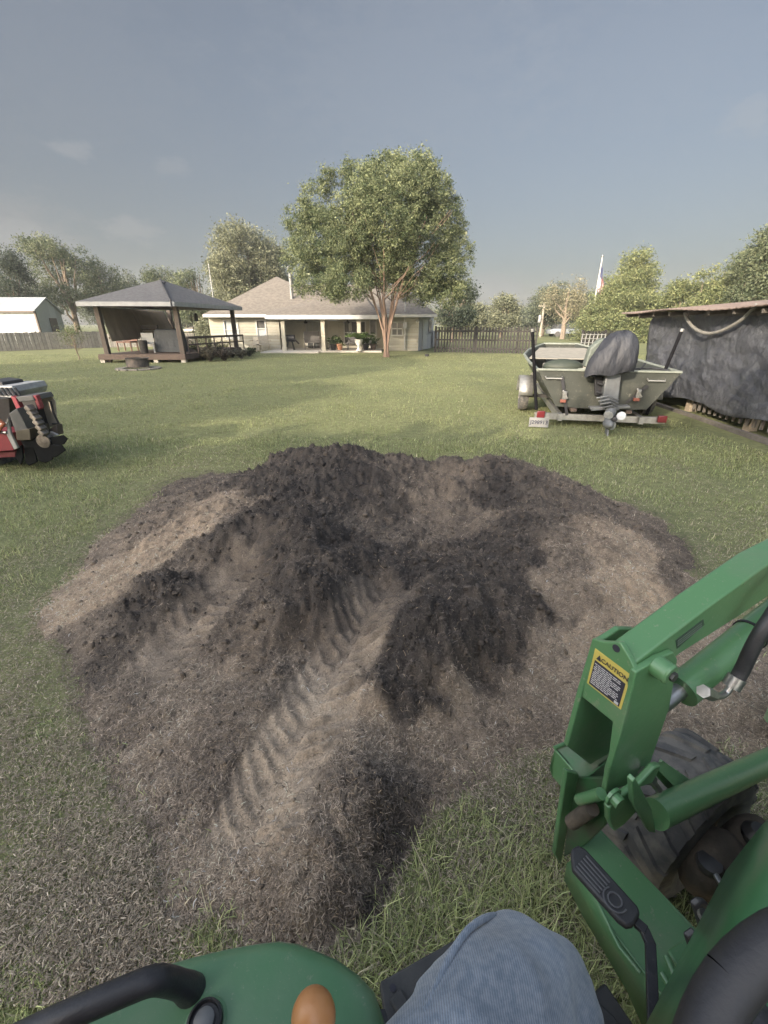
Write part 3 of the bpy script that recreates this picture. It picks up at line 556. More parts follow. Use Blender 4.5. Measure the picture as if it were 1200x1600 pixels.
# ---- house
YW = 29.4
hs = thing('house', 'single-storey cream house with a brown shingled hip roof and a covered back porch', 'house', (-4, 33, 0))
ez = float(at(500, 491, 28.6)[2])
xL = at(329, 520, YW)[0]; xR = at(654, 520, YW)[0]; xPL = at(437, 520, YW)[0]; xPR = at(606, 520, YW)[0]; YP = YW+1.6
def wall(name, a, b, z0, z1, holes, mat, parent, th=.15):    # wall from a to b (x,y), holes: (u0,u1,z0,z1) as distances along it
    a = Vector((a[0], a[1], 0)); b = Vector((b[0], b[1], 0)); d = (b-a).normalized(); L_ = (b-a).length; nrm = Vector((d.y, -d.x, 0)); m = MB()
    us = sorted({0, L_, *[h[0] for h in holes], *[h[1] for h in holes]}); zs = sorted({z0, z1, *[h[2] for h in holes], *[h[3] for h in holes]})
    for i in range(len(us)-1):
        for j in range(len(zs)-1):
            uc = (us[i]+us[i+1])/2; zc = (zs[j]+zs[j+1])/2
            if any(h[0] < uc < h[1] and h[2] < zc < h[3] for h in holes): continue
            p = [a+d*us[i]+Vector((0, 0, zs[j])), a+d*us[i+1]+Vector((0, 0, zs[j])), a+d*us[i+1]+Vector((0, 0, zs[j+1])), a+d*us[i]+Vector((0, 0, zs[j+1]))]
            m.add(p, [(0, 1, 2, 3)]); m.add([q-nrm*th for q in p], [(3, 2, 1, 0)])
    for h in holes+[(0, L_, z0, z1)]:
        q = [(h[0], h[2]), (h[1], h[2]), (h[1], h[3]), (h[0], h[3])]
        for k in range(4):
            (u, z), (u2, z2) = q[k], q[(k+1) % 4]; p = a+d*u+Vector((0, 0, z)); p2 = a+d*u2+Vector((0, 0, z2)); m.add([p, p2, p2-nrm*th, p-nrm*th], [(0, 1, 2, 3)])
    return m.build(name, mat, parent)
def window(x0, x1, z0, z1, Y, parent, mats=(glass, blind), bars=0):
    f = MB(); t = .07
    for c, d in (((x0+x1)/2, z0), t), (((x0+x1)/2, z1), t), (((x0+x1)/2, (z0+z1)/2), t*.8): f.box((c[0], Y-.01, c[1]), (x1-x0+t*2, .09, d))
    for x in (x0, x1): f.box((x, Y-.012, (z0+z1)/2), (t, .085, z1-z0-t))
    for k in range(bars): f.box((x0+(x1-x0)*(k+1)/(bars+1), Y-.014, (z0+z1)/2), (.04, .07, z1-z0-.02))
    fo = f.build('window', whitep, parent)
    zc = (z0+z1)/2
    MB().box(((x0+x1)/2, Y+.05, (zc+z1)/2), (x1-x0, .02, z1-zc)).build('pane', mats[0], fo)
    MB().box(((x0+x1)/2, Y+.03, (z0+zc)/2), (x1-x0, .02, zc-z0)).build('pane', mats[1], fo)
def zpx(y, Y): return float(at(600, y, Y)[2])
def xp(x, Y, y=520): return float(at(x, y, Y)[0])
WIN = [(352, 373, 500, 530, pale_blue, pale_blue), (402, 416, 500, 527, glass, pale_blue)]
holes = []
for a_, b_, t_, u_, m1, m2 in WIN:
    x0, x1, z1, z0 = xp(a_, YW), xp(b_, YW), zpx(t_, YW), zpx(u_, YW); holes.append((x0-xL, x1-xL, z0, z1)); window(x0, x1, z0, z1, YW, hs, (m1, m2))
wall('wall', (xL, YW), (xPL, YW), 0, ez, holes, siding, hs)
x0, x1, z1, z0 = xp(612, YW), xp(629, YW), zpx(503, YW), zpx(524, YW); window(x0, x1, z0, z1, YW, hs, (glass, glass), 1)
wall('wall', (xPR, YW), (xR, YW), 0, ez, [(x0-xPR, x1-xPR, z0, z1)], siding, hs)
xS = xp(677, 33.5); wall('wall', (xR, YW), (xS, 33.5), 0, ez, [], pm('side_wall_paint', (.42, .42, .42), (.37, .37, .38), 5, .7), hs)
wall('wall', (xS, 33.5), (xS-.3, 39), 0, ez, [], pm('side_wall_paint', (.42, .42, .42)), hs)
wall('wall', (xL+.2, YW+9), (xL, YW), 0, ez, [], siding, hs)
wall('wall', (xPR, YP), (xPR, YW), 0, ez, [], siding, hs); wall('wall', (xPL, YW), (xPL, YP), 0, ez, [], siding, hs)
ph = []
for a_, b_, t_, u_, bars, mm in [(479, 499, 502, 548, 1, (blind, glass)), (538, 546, 502, 540, 0, (glass, glass)), (549, 559, 502, 540, 0, (glass, glass)), (564, 571, 502, 540, 0, (glass, glass)), (578, 588, 499, 548, 0, (glass, blind))]:
    x0, x1, z1, z0 = xp(a_, YP), xp(b_, YP), zpx(t_, YP), zpx(u_, YP)+.12; ph.append((x0-xPL, x1-xPL, z0, z1)); window(x0, x1, z0, z1, YP, hs, mm, bars)
dx0, dx1, dz = xp(513, YP), xp(529, YP), zpx(500, YP); ph.append((dx0-xPL, dx1-xPL, .02, dz))
wall('wall', (xPL, YP), (xPR, YP), 0, ez, ph, creamp, hs)
dm = MB(); dm.box(((dx0+dx1)/2, YP+.05, dz/2), (dx1-dx0-.02, .06, dz-.04)); 
for k in range(3): dm.box(((dx0+dx1)/2, YP+.015, .35+k*.55), (dx1-dx0-.3, .02, .42))
dd = dm.build('door', pm('door_paint', (.45, .43, .36), (.4, .38, .32), 4, .6), hs); MB().ball((dx1-.1, YP-.02, dz*.48), .04).build('handle', steel, dd)
# side door and window of the right end
sq = lambda u, z, o=.03: Vector((xR+(xS-xR)*u+o, YW+(33.5-YW)*u-o*.3, z))
m = MB(); m.prism([sq(.22, .05), sq(.5, .05), sq(.5, 1.85), sq(.22, 1.85)], (.03, -.01, 0)); sd = m.build('door', whitep, hs); MB().ball(tuple(sq(.46, .95, .08)), .04).build('handle', steel, sd)
m = MB(); m.prism([sq(.62, 1.0), sq(.8, 1.0), sq(.8, 1.85), sq(.62, 1.85)], (.03, -.01, 0)); m.build('window', glass, hs)
m = MB(); m.prism([sq(.84, .1, .1), sq(.97, .1, .1), sq(.97, 1.15, .1), sq(.84, 1.15, .1)], (.35, -.1, 0)); m.build('air_conditioner', galv, hs, bevel=.02)
# roofs
A = (xp(317, 28.8, 492), 28.8); Bx = xp(683, 28.8, 490)
ap = at(432, 432, 34.6); hip_roof('roof', [A, (xp(560, 28.8), 28.8), (xp(560, 28.8), 40.5), (A[0], 40.5)], ez, [tuple(ap)], shingle, hs, fascia=whitep)
r1 = at(440, 446, 34); r2 = at(622, 443.5, 34); rz_ = (r1[2]+r2[2])/2
hip_roof('roof', [(A[0]+2.2, 28.82), (Bx, 28.82), (Bx, 39.2), (A[0]+2.2, 39.2)], ez+.003, [(r1[0]-.5, 34, rz_), (r2[0], 34, rz_)], shingle, hs, fascia=whitep)
pf = 27.5; pz = float(at(500, 492.5, pf)[2]); pa = xp(414, pf, 492); pb = xp(592, pf, 492)
rp = at(562, 453, 32.6); rl = at(455, 470, 31.0)
MB().add([(pa, pf, pz), (pb, pf, pz), (pb, 31, pz), (pa, 31, pz), tuple(rp), (pa+.3, 31.2, ez+.62), (pb+.2, 30.2, ez+.05)],
         [(0, 1, 4, 5), (1, 6, 4), (0, 5, 3), (1, 2, 6), (3, 2, 1, 0)]).build('porch_roof', shingle, hs)
f = MB(); f.bar((pa, pf-.02, pz-.1), (pb, pf-.02, pz-.1), .06, .22); f.bar((pb, pf, pz-.1), (pb+.05, 28.8, pz-.1), .06, .22); f.bar((pa, pf, pz-.1), (pa, 28.8, pz-.1), .06, .22); f.build('porch_gutter', pm('white_gutter', (.5, .52, .55), (.44, .46, .5), 4, .5), hs)
MB().box(((pa+pb)/2, 29.3, pz-.22), (pb-pa-.2, 3.3, .03)).build('porch_ceiling', creamp, hs)
m = MB(); m.box(((pa+pb)/2, 29.2, .05), (pb-pa+.3, 3.4, .1)); m.box((xp(452, 27.2), 27.2, .04), (3.4, .9, .08)); m.build('porch_slab', concrete, hs, bevel=.01)
for x_ in (443, 505, 561):
    x = xp(x_, 27.9); m = MB(); m.box((x, 27.9, pz/2-.1), (.22, .22, pz-.2)); m.box((x, 27.9, .2), (.27, .27, .2)); m.box((x, 27.9, pz*.42), (.26, .26, .06)); m.box((x, 27.9, pz-.34), (.27, .27, .12)); m.build('porch_post', creamp, hs, bevel=.01)
for x_, z_ in ((477, 0), (543, 0)):                            # porch ceiling fans
    c = (xp(x_, 29.3, 497), 29.3, pz-.34); fn = thing('ceiling_fan', 'dark ceiling fan under the porch roof above the %s' % ('double window' if x_ == 477 else 'white patio window by the fern'), 'ceiling fan', c, group='ceiling fans of the back porch')
    MB().lathe(c, [(.03, .12), (.03, .03), (.1, .02), (.12, -.05), (.06, -.1)], n=12).build('motor', blackwood, fn)
    for k in range(5):
        a = k*2*math.pi/5+.3; MB().bar((c[0]+.1*math.cos(a), c[1]+.1*math.sin(a), c[2]), (c[0]+.6*math.cos(a), c[1]+.6*math.sin(a), c[2]-.02), .12, .015).build('blade', blackwood, fn)
c = at(457, 478, 31.0); tp_ = at(451, 421, 31.0)
fl = MB(); fl.lathe((c[0], 31.0, c[2]-.3), [(.17, 0), (.17, .34), (.11, .42), (.11, tp_[2]-c[2]+.1)], n=14); fl.lathe((c[0], 31.0, tp_[2]-.05), [(.13, 0), (.17, .02), (.17, .16), (.05, .26)], n=14)
fl.build('flue_pipe', pm('grey_flue_metal', (.22, .225, .23), (.17, .17, .175), 12, .55, metal=.3), hs, smooth=True)
m = MB(); m.box((xR-.1, YW-.1, ez-.35), (.12, .14, .1)); m.ball((xR-.16, YW-.2, ez-.42), .06); m.ball((xR-.02, YW-.2, ez-.42), .06); m.build('flood_light', whitep, hs)
# neighbour roof left of the house
nb = thing('house', 'low cream outbuilding with brown roof just left of the house', 'house', (-13, 40, 0))
x0, x1 = xp(300, 38), xp(345, 38); zt = zpx(514, 38)
wall('wall', (x0, 38), (x1, 38), 0, zt, [], creamp, nb); wall('wall', (x0, 43), (x0, 38), 0, zt, [], creamp, nb)
hip_roof('roof', [(x0-.4, 37.5), (x1+3, 37.5), (x1+3, 44), (x0-.4, 44)], zt, [(x0+2.4, 40.5, zpx(493, 40)), (x1+1, 40.5, zpx(493, 40))], shingle, nb, fascia=whitep)
# ---- porch and wall-side furniture
def chair(x, y, z, rz, mat, label, wdt=.6, back=.95, group=None):
    t = thing('chair', label, 'chair', (x, y, z), rz, group); M = Matrix.Translation(Vector((x, y, z))) @ Matrix.Rotation(rz, 4, 'Z'); X = lambda p: M @ Vector(p)
    MB(X).box((0, 0, .42), (wdt, .52, .07)).build('seat', mat, t, bevel=.01)
    m = MB(X); m.bar((0, .26, .45), (0, .36, back), wdt, .05, up=(0, 1, 0)); m.build('backrest', mat, t, bevel=.01)
    for i in (-1, 1):
        for j in (-1, 1): MB(X).bar((i*(wdt/2-.03), j*.23, 0), (i*(wdt/2-.03), j*.22, .4), .045, .045).build('leg', mat, t)
        MB(X).bar((i*(wdt/2), -.26, .63), (i*(wdt/2), .28, .65), .05, .035).build('armrest', mat, t)
    return t
grayc = pm('grey_outdoor_fabric', (.12, .115, .11), (.17, .16, .155), 12, .85)
chair(xp(487, 29.2), 29.2, .1, .2, grayc, 'dark grey patio armchair in front of the double porch window', 1.0, 1.05)
chair(xp(551, 28.7), 28.7, .1, -.1, pm('black_sling', (.04, .04, .045), (.06, .06, .06), 12, .7), 'black sling armchair on the porch beside the potted fern', .7, 1.05)
chair(xp(412, 28.3), 28.3, 0, .5, pm('pale_chair_wood', (.42, .38, .31), (.36, .32, .26), 9, .8), 'pale wooden lawn chair against the cream wall left of the porch', .62, .9)
chair(xp(396, 28.4), 28.4, 0, -.3, pm('pale_chair_wood', (.4, .36, .3)), 'smaller pale lawn chair under the left-hand window end of the cream wall', .55, .85)
# barrel grill on cart
x = xp(452, 28.4); t = thing('barrel_grill', 'black barrel grill on legs beside the left porch post', 'grill', (x, 28.4, .1))
MB().lathe((x-.32, 28.4, .78), [(.02, 0), (.2, .01), (.2, .62), (.02, .63)], axis=(1, 0, 0), n=16).build('barrel', blackp, t, smooth=True)
for i in (-1, 1):
    for j in (-1, 1): MB().bar((x+i*.24, 28.4+j*.15, .1), (x+i*.12, 28.4+j*.1, .62), .04, .04).build('leg', blackp, t)
MB().bar((x+.3, 28.4, .7), (x+.55, 28.4, .45), .3, .03).build('shelf', blackp, t)
# potted fern on white urn
def plant(name, label, cat, x, y, z, r, h, n, col, droop=.6, seed=1, pot=None, group=None, leaf=.05, stems=True):
    g = np.random.default_rng(seed); t = thing(name, label, cat, (x, y, z), group=group); Vs = []; Cs = []
    for k in range(n):
        a = g.uniform(0, 2*np.pi); rr_ = r*g.uniform(.3, 1); hh = h*g.uniform(.45, 1); s = np.linspace(.1, 1, 9)
        px_ = x+math.cos(a)*rr_*s; py_ = y+math.sin(a)*rr_*s; pz_ = z+hh*(s*1.3-droop*s*s*1.2)
        for i in range(9):
            for q in (-1, 1):
                l = leaf*g.uniform(.7, 1.4); d = np.array([-math.sin(a)*q, math.cos(a)*q, g.uniform(-.5, .4)])*l; e = np.array([math.cos(a), math.sin(a), -.2])*l*.45
                c = np.array([px_[i], py_[i], pz_[i]]); Vs += [c, c+d*.5+e, c+d, c+d*.5-e]; cc = np.array(col)*np.exp(g.normal(0, .3)); Cs += [cc]*4
    V = np.array(Vs); F = np.arange(len(V)).reshape(-1, 4); np_mesh('foliage', V, F, M_leaf, np.array(Cs), t)
    return t
x = xp(560, 27.3); t = plant('potted_fern', 'large drooping fern in a white urn at the front of the porch', 'potted plant', x, 27.4, .75, .8, .75, 90, (.10, .15, .05), .75, 4, leaf=.11)
MB().lathe((x, 27.4, .1), [(.17, 0), (.17, .06), (.08, .14), (.1, .3), (.22, .5), (.25, .66), (.2, .66)], n=16).build('urn', whitep, t, smooth=True)
for x_, lab, c in ((520, 'small dark plant pot by the porch door', blackwood), (571, 'black plant pot right of the potted fern', blackp), (530, 'terracotta pot between the porch door and the black chair', ceramic), (583, 'brown pot under the tall narrow porch window', brownwood)):
    x = xp(x_, 28.6); t = thing('plant_pot', lab, 'plant pot', (x, 28.6, .1), group='pots on the back porch')
    MB().lathe((x, 28.6, .1), [(.14, 0), (.2, .3), (.22, .3), (.22, .36), (.17, .36)], n=14).build('pot', c, t, smooth=True)
    g = np.random.default_rng(x_); P_ = g.normal(0, .13, (70, 3))*[1, 1, 1.2]+[x, 28.6, .62]; d1 = g.normal(0, .06, (70, 3)); d2 = g.normal(0, .04, (70, 3))
    np_mesh('foliage', np.stack([P_-d1, P_-d2, P_+d1, P_+d2], 1).reshape(-1, 3), np.arange(280).reshape(-1, 4), M_leaf, np.array([.06, .09, .035])*np.ones((280, 1)), t)
x = xp(522, 28.9); tb = thing('side_table', 'small grey patio table with a box on it beside the porch door', 'table', (x, 28.9, .1)); MB().box((x, 28.9, .62), (.7, .45, .05)).build('table_top', grayc, tb)
for i in (-1, 1):
    for j in (-1, 1): MB().bar((x+i*.3, 28.9+j*.18, .1), (x+i*.3, 28.9+j*.18, .6), .04, .04).build('leg', grayc, tb)
x = xp(637, 29.1); m = MB(); m.box((x-.18, 29.25, .75), (.07, .07, 1.3)); m.box((x-.18, 29.22, 1.5), (.26, .16, .36)); m.tube([(x-.18, 29.25, 1.6), (x-.18, 29.25, 3.3)], .03, 8); m.tube([(x-.18, 29.2, 3.25), (x-.18, 29.1, 3.38), (x-.18, 29.0, 3.25)], .04, 8)
o = m.build('electric_meter', galv); tag(o, 'electric meter and service mast on the wall right of the tree trunk', 'meter')
# ---- pavilion
t = thing('pavilion', 'open hip-roofed garden pavilion on a low wooden deck with leaning dark posts', 'pavilion', (-10.8, 23.2, 0))
eFL = at(118, 470, 19.8); eFR = at(271, 469, 20.0); eBR = at(378, 482, 26.2); ze = (eFL[2]+eFR[2]+eBR[2])/3; eBL = eFL+(eBR-eFR); apx = at(251, 437, 23.2)
hip_roof('roof', [eFL[:2], eFR[:2], eBR[:2], eBL[:2]], ze, [tuple(apx)], shingle_g, t, th=.17, fascia=pm('grey_trim', (.32, .33, .34), (.26, .27, .28), 5, .7))
MB().add([(p[0], p[1], ze-.15) for p in (eFL, eFR, eBR, eBL)], [(0, 1, 2, 3)]).build('ceiling', darkwood, t)
m = MB(); q = Vector(tuple(apx)); e_ = Vector((eFR[0]-.1, eFR[1], ze)); m.tube([q+Vector((0, -.05, .04)), q.lerp(e_, .5)+Vector((0, -.04, .06)), e_+Vector((0, -.04, .04)), e_+Vector((0, -.05, -.2))], .035, 6); m.tube([q.lerp(e_, .18)+Vector((.0, -.05, .08)), q.lerp(e_, .24)+Vector((.16, -.05, .08)), q.lerp(e_, .3)+Vector((.02, -.05, .08))], .025, 6); m.build('light_cable', blackp, t)
pFL = gp(172, 566)*1.0; pFR = gp(289, 566)*1.0; pBR = gp(371, 553); pBL = pFL+(pBR-pFR)
for nm_, p, px_ in (('FL', pFL, 151), ('FR', pFR, 274), ('BR', pBR, 362), ('BL', pBL, 252)):
    top = at(px_, 486, p[1]); m = MB(); m.bar((p[0], p[1], 0), (p[0]+(top[0]-p[0])*.25, p[1], ze-.12), .2, .2); m.build('post', darkwood, t, bevel=.01)
dz = .34; inset = Vector((0, 0, 0)); dk = MB(); cs = [Vector((p[0], p[1], dz-.05)) for p in (pFL+np.array([-.3, -.25, 0]), pFR+np.array([.15, -.25, 0]), pBR+np.array([.15, .3, 0]), pBL+np.array([-.3, .3, 0]))]
dk.prism(cs, (0, 0, .06)); dk.build('deck', brownwood, t)
m = MB()
for i in range(4): m.bar(cs[i]-Vector((0, 0, .08)), cs[(i+1) % 4]-Vector((0, 0, .08)), .05, .17)
m.build('deck_rim', brownwood, t)
for u in (.03, .35, .65, .97): c = cs[0].lerp(cs[1], u); MB().box((c.x, c.y+.12, .09), (.2, .2, .18)).build('pier', concrete, t)
m = MB(); a = Vector((pFR[0]+.15, pFR[1]+.3, 1.02)); b = Vector((pBR[0]+.6, pBR[1]-.6, 1.0)); m.bar(a, b, .1, .1); m.bar(a-Vector((0, 0, .3)), b-Vector((0, 0, .3)), .05, .06)
for u in np.linspace(0, 1, 8): c = a.lerp(b, u); m.box((c.x, c.y, .66), (.05, .05, .68))
a2 = Vector((pFL[0], pFL[1]+.4, 1.0)); b2 = Vector((pBL[0], pBL[1], 1.0)); m.bar(a2, b2, .08, .08); m.build('railing', darkwood, t)
for i, (px_, yy_, hh, rr_, lab) in enumerate([(345, 21.2, .6, .45, 'brownish dry shrub right of the near pavilion post'), (358, 23.2, .5, .5, 'low grey shrub between the railing and the right post'), (312, 21.8, .55, .4, 'small dark shrub at the near corner of the deck')]):
    PL_LATER = globals().setdefault('PL_LATER', []); PL_LATER.append((px_, yy_, hh, rr_, lab))
def cloth(name, tl, tr_, bl, br, mat, nx=24, nz=14, amp=.06, th=.012, parent=None, seed=0, waves=5):
    rows = []; tl, tr_, bl, br = map(Vector, (tl, tr_, bl, br)); nrm = (tr_-tl).cross(bl-tl).normalized()
    for j in range(nz+1):
        v = j/nz; row = []
        for i in range(nx+1):
            u = i/nx; p = tl.lerp(tr_, u).lerp(bl.lerp(br, u), v)
            row.append(p+nrm*(math.sin(u*waves*6.28+math.sin(v*3+seed))*amp*(.3+.7*v)+float(fbm(np.array([u*3+seed]), np.array([v*3.]), 1.5, 3)[0])*amp*3))
        rows.append(row)
    m = MB(); m.grid(rows); return m.build(name, mat, parent, smooth=True, solid=th)
cu = thing('shade_curtain', 'tan canvas shade curtain hanging on the left side of the pavilion', 'curtain', (pFL[0], (pFL[1]+pBL[1])/2, .9))
tlc = at(157, 485, pFL[1]+.15); trc = at(255, 487, pBL[1]-.2); midt = tlc+(trc-tlc)*.44
zb = .92; pq = lambda u: Vector(tuple(pFL)).lerp(Vector(tuple(pBL)), u)+Vector((.12, .1, 0)); qa, qb, qc = pq(.03), pq(.47), pq(.97)
cloth('panel', (tlc[0]-.0, tlc[1], ze-.2), (midt[0], midt[1], ze-.2), (qa.x, qa.y, zb-.06), (qb.x, qb.y, zb), canvas, parent=cu, amp=.014)
cloth('panel', (midt[0]+.04, midt[1]-.05, ze-.2), (trc[0], trc[1], ze-.2), (qb.x+.04, qb.y-.12, zb-.02), (qc.x, qc.y, zb+.05), canvas, parent=cu, amp=.014, seed=3)
# things on the deck
gz_ = dz+.012
x0, x1 = xp(243, 21.6, 540), xp(284, 21.6, 540); t = thing('covered_grill', 'large grill under a dark fitted cover on the pavilion deck', 'grill', ((x0+x1)/2, 21.9, gz_))
rows = []
for z, e in ((gz_+.03, .06), (gz_+.4, .03), (gz_+.8, 0), (gz_+.97, -.04), (gz_+1.02, -.12)):
    ring = []
    for k in range(40):
        a = 2*math.pi*k/40; ca, sa = math.cos(a), math.sin(a); rx = (x1-x0)/2+e; ry = .38+e; s_ = 1/((abs(ca)**6+abs(sa)**6)**(1/6)); wv = math.sin(k*2.2)*.025*(1.1-(z-gz_)) if z < gz_+.9 else 0
        ring.append(((x0+x1)/2+ca*s_*(rx+wv), 21.9+sa*s_*(ry+wv), z))
    ring.append(ring[0]); rows.append(ring)
m = MB(); m.grid(rows); m.add(rows[-1][:-1], [tuple(range(40))]); m.build('cover', tarp, t, smooth=True, merge=True)
m = MB(); m.box((x0-.25, 22.0, gz_+.95), (.5, .5, .05)); m.box((x0-.3, 22.0, gz_+1.1), (.75, .12, .18)); m.build('side_shelf', blackwood, t)
chair(xp(228, 21.4), 21.4, gz_, .4, pm('white_resin', (.55, .55, .53), (.5, .5, .48), 5, .5), 'white resin chair left of the covered grill on the deck', .5, .85)
chair(xp(195, 22.8), 22.8, gz_, -.2, pm('redbrown_chair', (.16, .09, .07), (.2, .12, .09), 9, .7), 'reddish brown chair near the left post of the pavilion', .8, .8)
x = xp(218, 20.9); o = MB().lathe((x, 21.0, gz_), [(.16, 0), (.19, .5), (.19, .55), (.1, .56)], n=14).build('bin', blackwood, smooth=True); tag(o, 'dark bin on the front edge of the deck beside the white chair', 'bin')
x = xp(303, 23.5); t = thing('lantern_stand', 'black metal lantern hook on the deck right of the near post', 'lantern', (x, 23.5, gz_))
m = MB(); m.tube([(x, 23.5, gz_), (x, 23.5, gz_+1.7), (x+.1, 23.5, gz_+1.85), (x+.22, 23.5, gz_+1.75)], .02, 6); m.build('hook', blackp, t); m = MB(); m.lathe((x+.22, 23.5, gz_+1.35), [(.1, 0), (.1, .28), (.02, .38)], n=8); m.build('lantern', blackp, t)
for i, (px_, yy_, hh, rr_, lab) in enumerate([(330, 24.2, .9, .55, 'grey green bush just behind the pavilion railing'), (322, 20.9, .75, .4, 'dry upright shrub in front of the pavilion ramp'), (372, 22.6, .55, .35, 'grey shrub at the foot of the right pavilion post'), (300, 24.6, 1.3, .6, 'leafy tall plant beside the lantern hook'), (385, 24.5, .4, .4, 'low dark plant between the pavilion and the house wall'), (345, 27.6, .9, .7, 'yellow green bush by the left end of the cream wall'), (390, 28.3, .3, .3, 'tiny plant by the pale lawn chairs')]):
    plant('shrub', lab, 'shrub', xp(px_, yy_), yy_, 0, rr_, hh, 80, [(.08, .1, .06), (.13, .12, .09), (.11, .11, .09), (.09, .12, .05), (.06, .07, .04), (.2, .21, .07), (.06, .09, .04)][i], .35, 20+i, group='shrubs round the pavilion', leaf=.07)
for i, (px_, yy_, hh, rr_, lab) in enumerate(PL_LATER): plant('shrub', lab, 'shrub', xp(px_, yy_), yy_, 0, rr_, hh, 90, [(.10, .085, .065), (.10, .10, .085), (.06, .065, .05)][i], .35, 60+i, group='shrubs round the pavilion', leaf=.06)
# fire pit
c = gp(217, 577); t = thing('fire_pit', 'round steel fire pit ring on a circle of pale pavers in the lawn', 'fire pit', (c[0], c[1], 0))
m = MB(); m.lathe((c[0], c[1], .0), [(.37, .1), (.39, .1), (.38, .38), (.42, .385), (.42, .41), (.36, .41)], n=24, closed=True); m.build('ring', pm('burnt_steel', (.05, .05, .05), (.12, .1, .09), 9, .6, metal=.4), t, smooth=True)
for k in range(14): a = k*2*math.pi/14; MB().box((c[0]+.66*math.cos(a), c[1]+.66*math.sin(a), .03), (.26, .27, .06), rz=a).build('paver', pm('worn_paver', (.16, .15, .13), (.24, .22, .19), 9, .9), t, bevel=.01)
# ---- fences
def picket(name, label, a, b, h, mat, gap, wd=.1, top=None, cat='fence', posts=2.4, uneven=.02):
    a = Vector((a[0], a[1], 0)); b = Vector((b[0], b[1], 0)); d = (b-a); L_ = d.length; d.normalize(); n_ = Vector((d.y, -d.x, 0)); t = thing(name, label, cat, tuple((a+b)/2))
    m = MB(); k = 0; s = 0
    while s < L_:
        p = a+d*(s+wd/2); hh = h+random.uniform(-uneven, uneven); m.bar(p+n_*.02, p+n_*.02+Vector((random.uniform(-.01, .01), 0, hh)), wd, .02, up=n_); s += wd+gap
    m.build('pickets', mat, t); m = MB()
    for z in (h*.16, h*.5, h*.84): m.bar(a-n_*.02+Vector((0, 0, z)), b-n_*.02+Vector((0, 0, z)), .04, .09)
    m.build('rails', mat, t); s = 0
    while s <= L_+.01: p = a+d*min(s, L_-.05)-n_*.05; MB().box((p.x, p.y, (h+.06)/2), (.1, .1, h+.06)).build('post', mat, t); s += posts
    return t
f1, f2 = gp(681, 551), gp(838, 554); picket('fence', 'black slatted wooden fence between the house and the boat', (f1[0], 28.2), (xp(838, 26.4, 530), 26.4), zpx(511, 27.4), blackwood, .075)
picket('fence', 'short dark fence with open slats behind the covered motor', (xp(912, 27), 27), (xp(972, 29.5), 29.5), zpx(517, 27.5), blackwood, .06)
picket('fence', 'weathered grey board fence along the left side in front of the metal shed', (xp(-25, 28.5), 28.5), (xp(157, 33.5), 33.5), zpx(519, 31), greywood, .006, wd=.14, posts=2.6)
picket('fence', 'weathered grey board fence behind the pavilion', (xp(157, 33.5)+.05, 33.55), (xp(310, 36.0), 36.0), zpx(521, 34), greywood, .006, wd=.14, posts=2.6)
x0, x1 = xp(910, 24), xp(946, 24); t = thing('lattice_panel', 'pale wooden lattice panel leaning beside the covered motor', 'lattice', ((x0+x1)/2, 24, 0)); lt = pm('pale_lattice', (.17, .18, .18), (.23, .23, .22), 8, .8)
m = MB()
for u in np.linspace(x0, x1, 7): m.bar((u, 24, .05), (u+.08, 24.1, 1.12), .05, .03)
for z in np.linspace(.1, 1.08, 6): m.bar((x0, 24.03, z), (x1+.05, 24.06, z), .05, .03)
m.build('lattice', lt, t)
# ---- metal shed left
t = thing('metal_shed', 'white metal shed with brown trim and a ribbed roof beyond the grey fence', 'shed', (-30, 42, 0)); wm_ = striped('ribbed_white_metal', (.36, .39, .41), (.33, .36, .38), (.3, .32, .34), 0, .3, rough=.5, gw=.07, bump=.02); brn = pm('brown_trim', (.07, .055, .05), (.1, .08, .07), 8, .6)
c1 = at(58, 500, 40); cx_ = c1[0]; zE = zpx(486, 40); zR = zpx(470, 42.5)+.15; xE = xp(92, 44)
MB().prism([(cx_-14, 40, 0), (cx_, 40, 0), (cx_, 40, zE), (cx_-14, 40, zE)], (0, .1, 0)).build('front_wall', wm_, t)
MB().prism([(cx_, 40, 0), (xE, 45, 0), (xE, 45, zE-.1), ((cx_+xE)/2, 42.5, zR), (cx_, 40, zE)], (-.1, 0, 0)).build('gable_wall', wm_, t)
MB().prism([(cx_-14, 39.8, zE-.02), (cx_+.15, 39.8, zE-.02), ((cx_+xE)/2+.15, 42.5, zR+.05), ((cx_+xE)/2-14, 42.5, zR+.05)], (0, 0, .08)).build('roof', wm_, t)
MB().prism([((cx_+xE)/2-14, 42.5, zR+.05), ((cx_+xE)/2+.15, 42.5, zR+.05), (xE+.2, 45.2, zE-.15), (xE-14, 45.2, zE-.15)], (0, 0, .08)).build('roof', wm_, t)
m = MB(); m.box((cx_+.02, 39.95, zE/2), (.14, .14, zE)); m.bar((cx_-14, 39.75, zE-.05), (cx_+.1, 39.75, zE-.05), .08, .14); m.build('trim', brn, t)
dcx = (cx_+xE)/2; MB().prism([(cx_+(xE-cx_)*.45+.03, 42.2, 0), (cx_+(xE-cx_)*.72+.03, 43.6, 0), (cx_+(xE-cx_)*.72+.03, 43.6, zE*.8), (cx_+(xE-cx_)*.45+.03, 42.2, zE*.8)], (.06, -.02, 0)).build('door', brn, t)
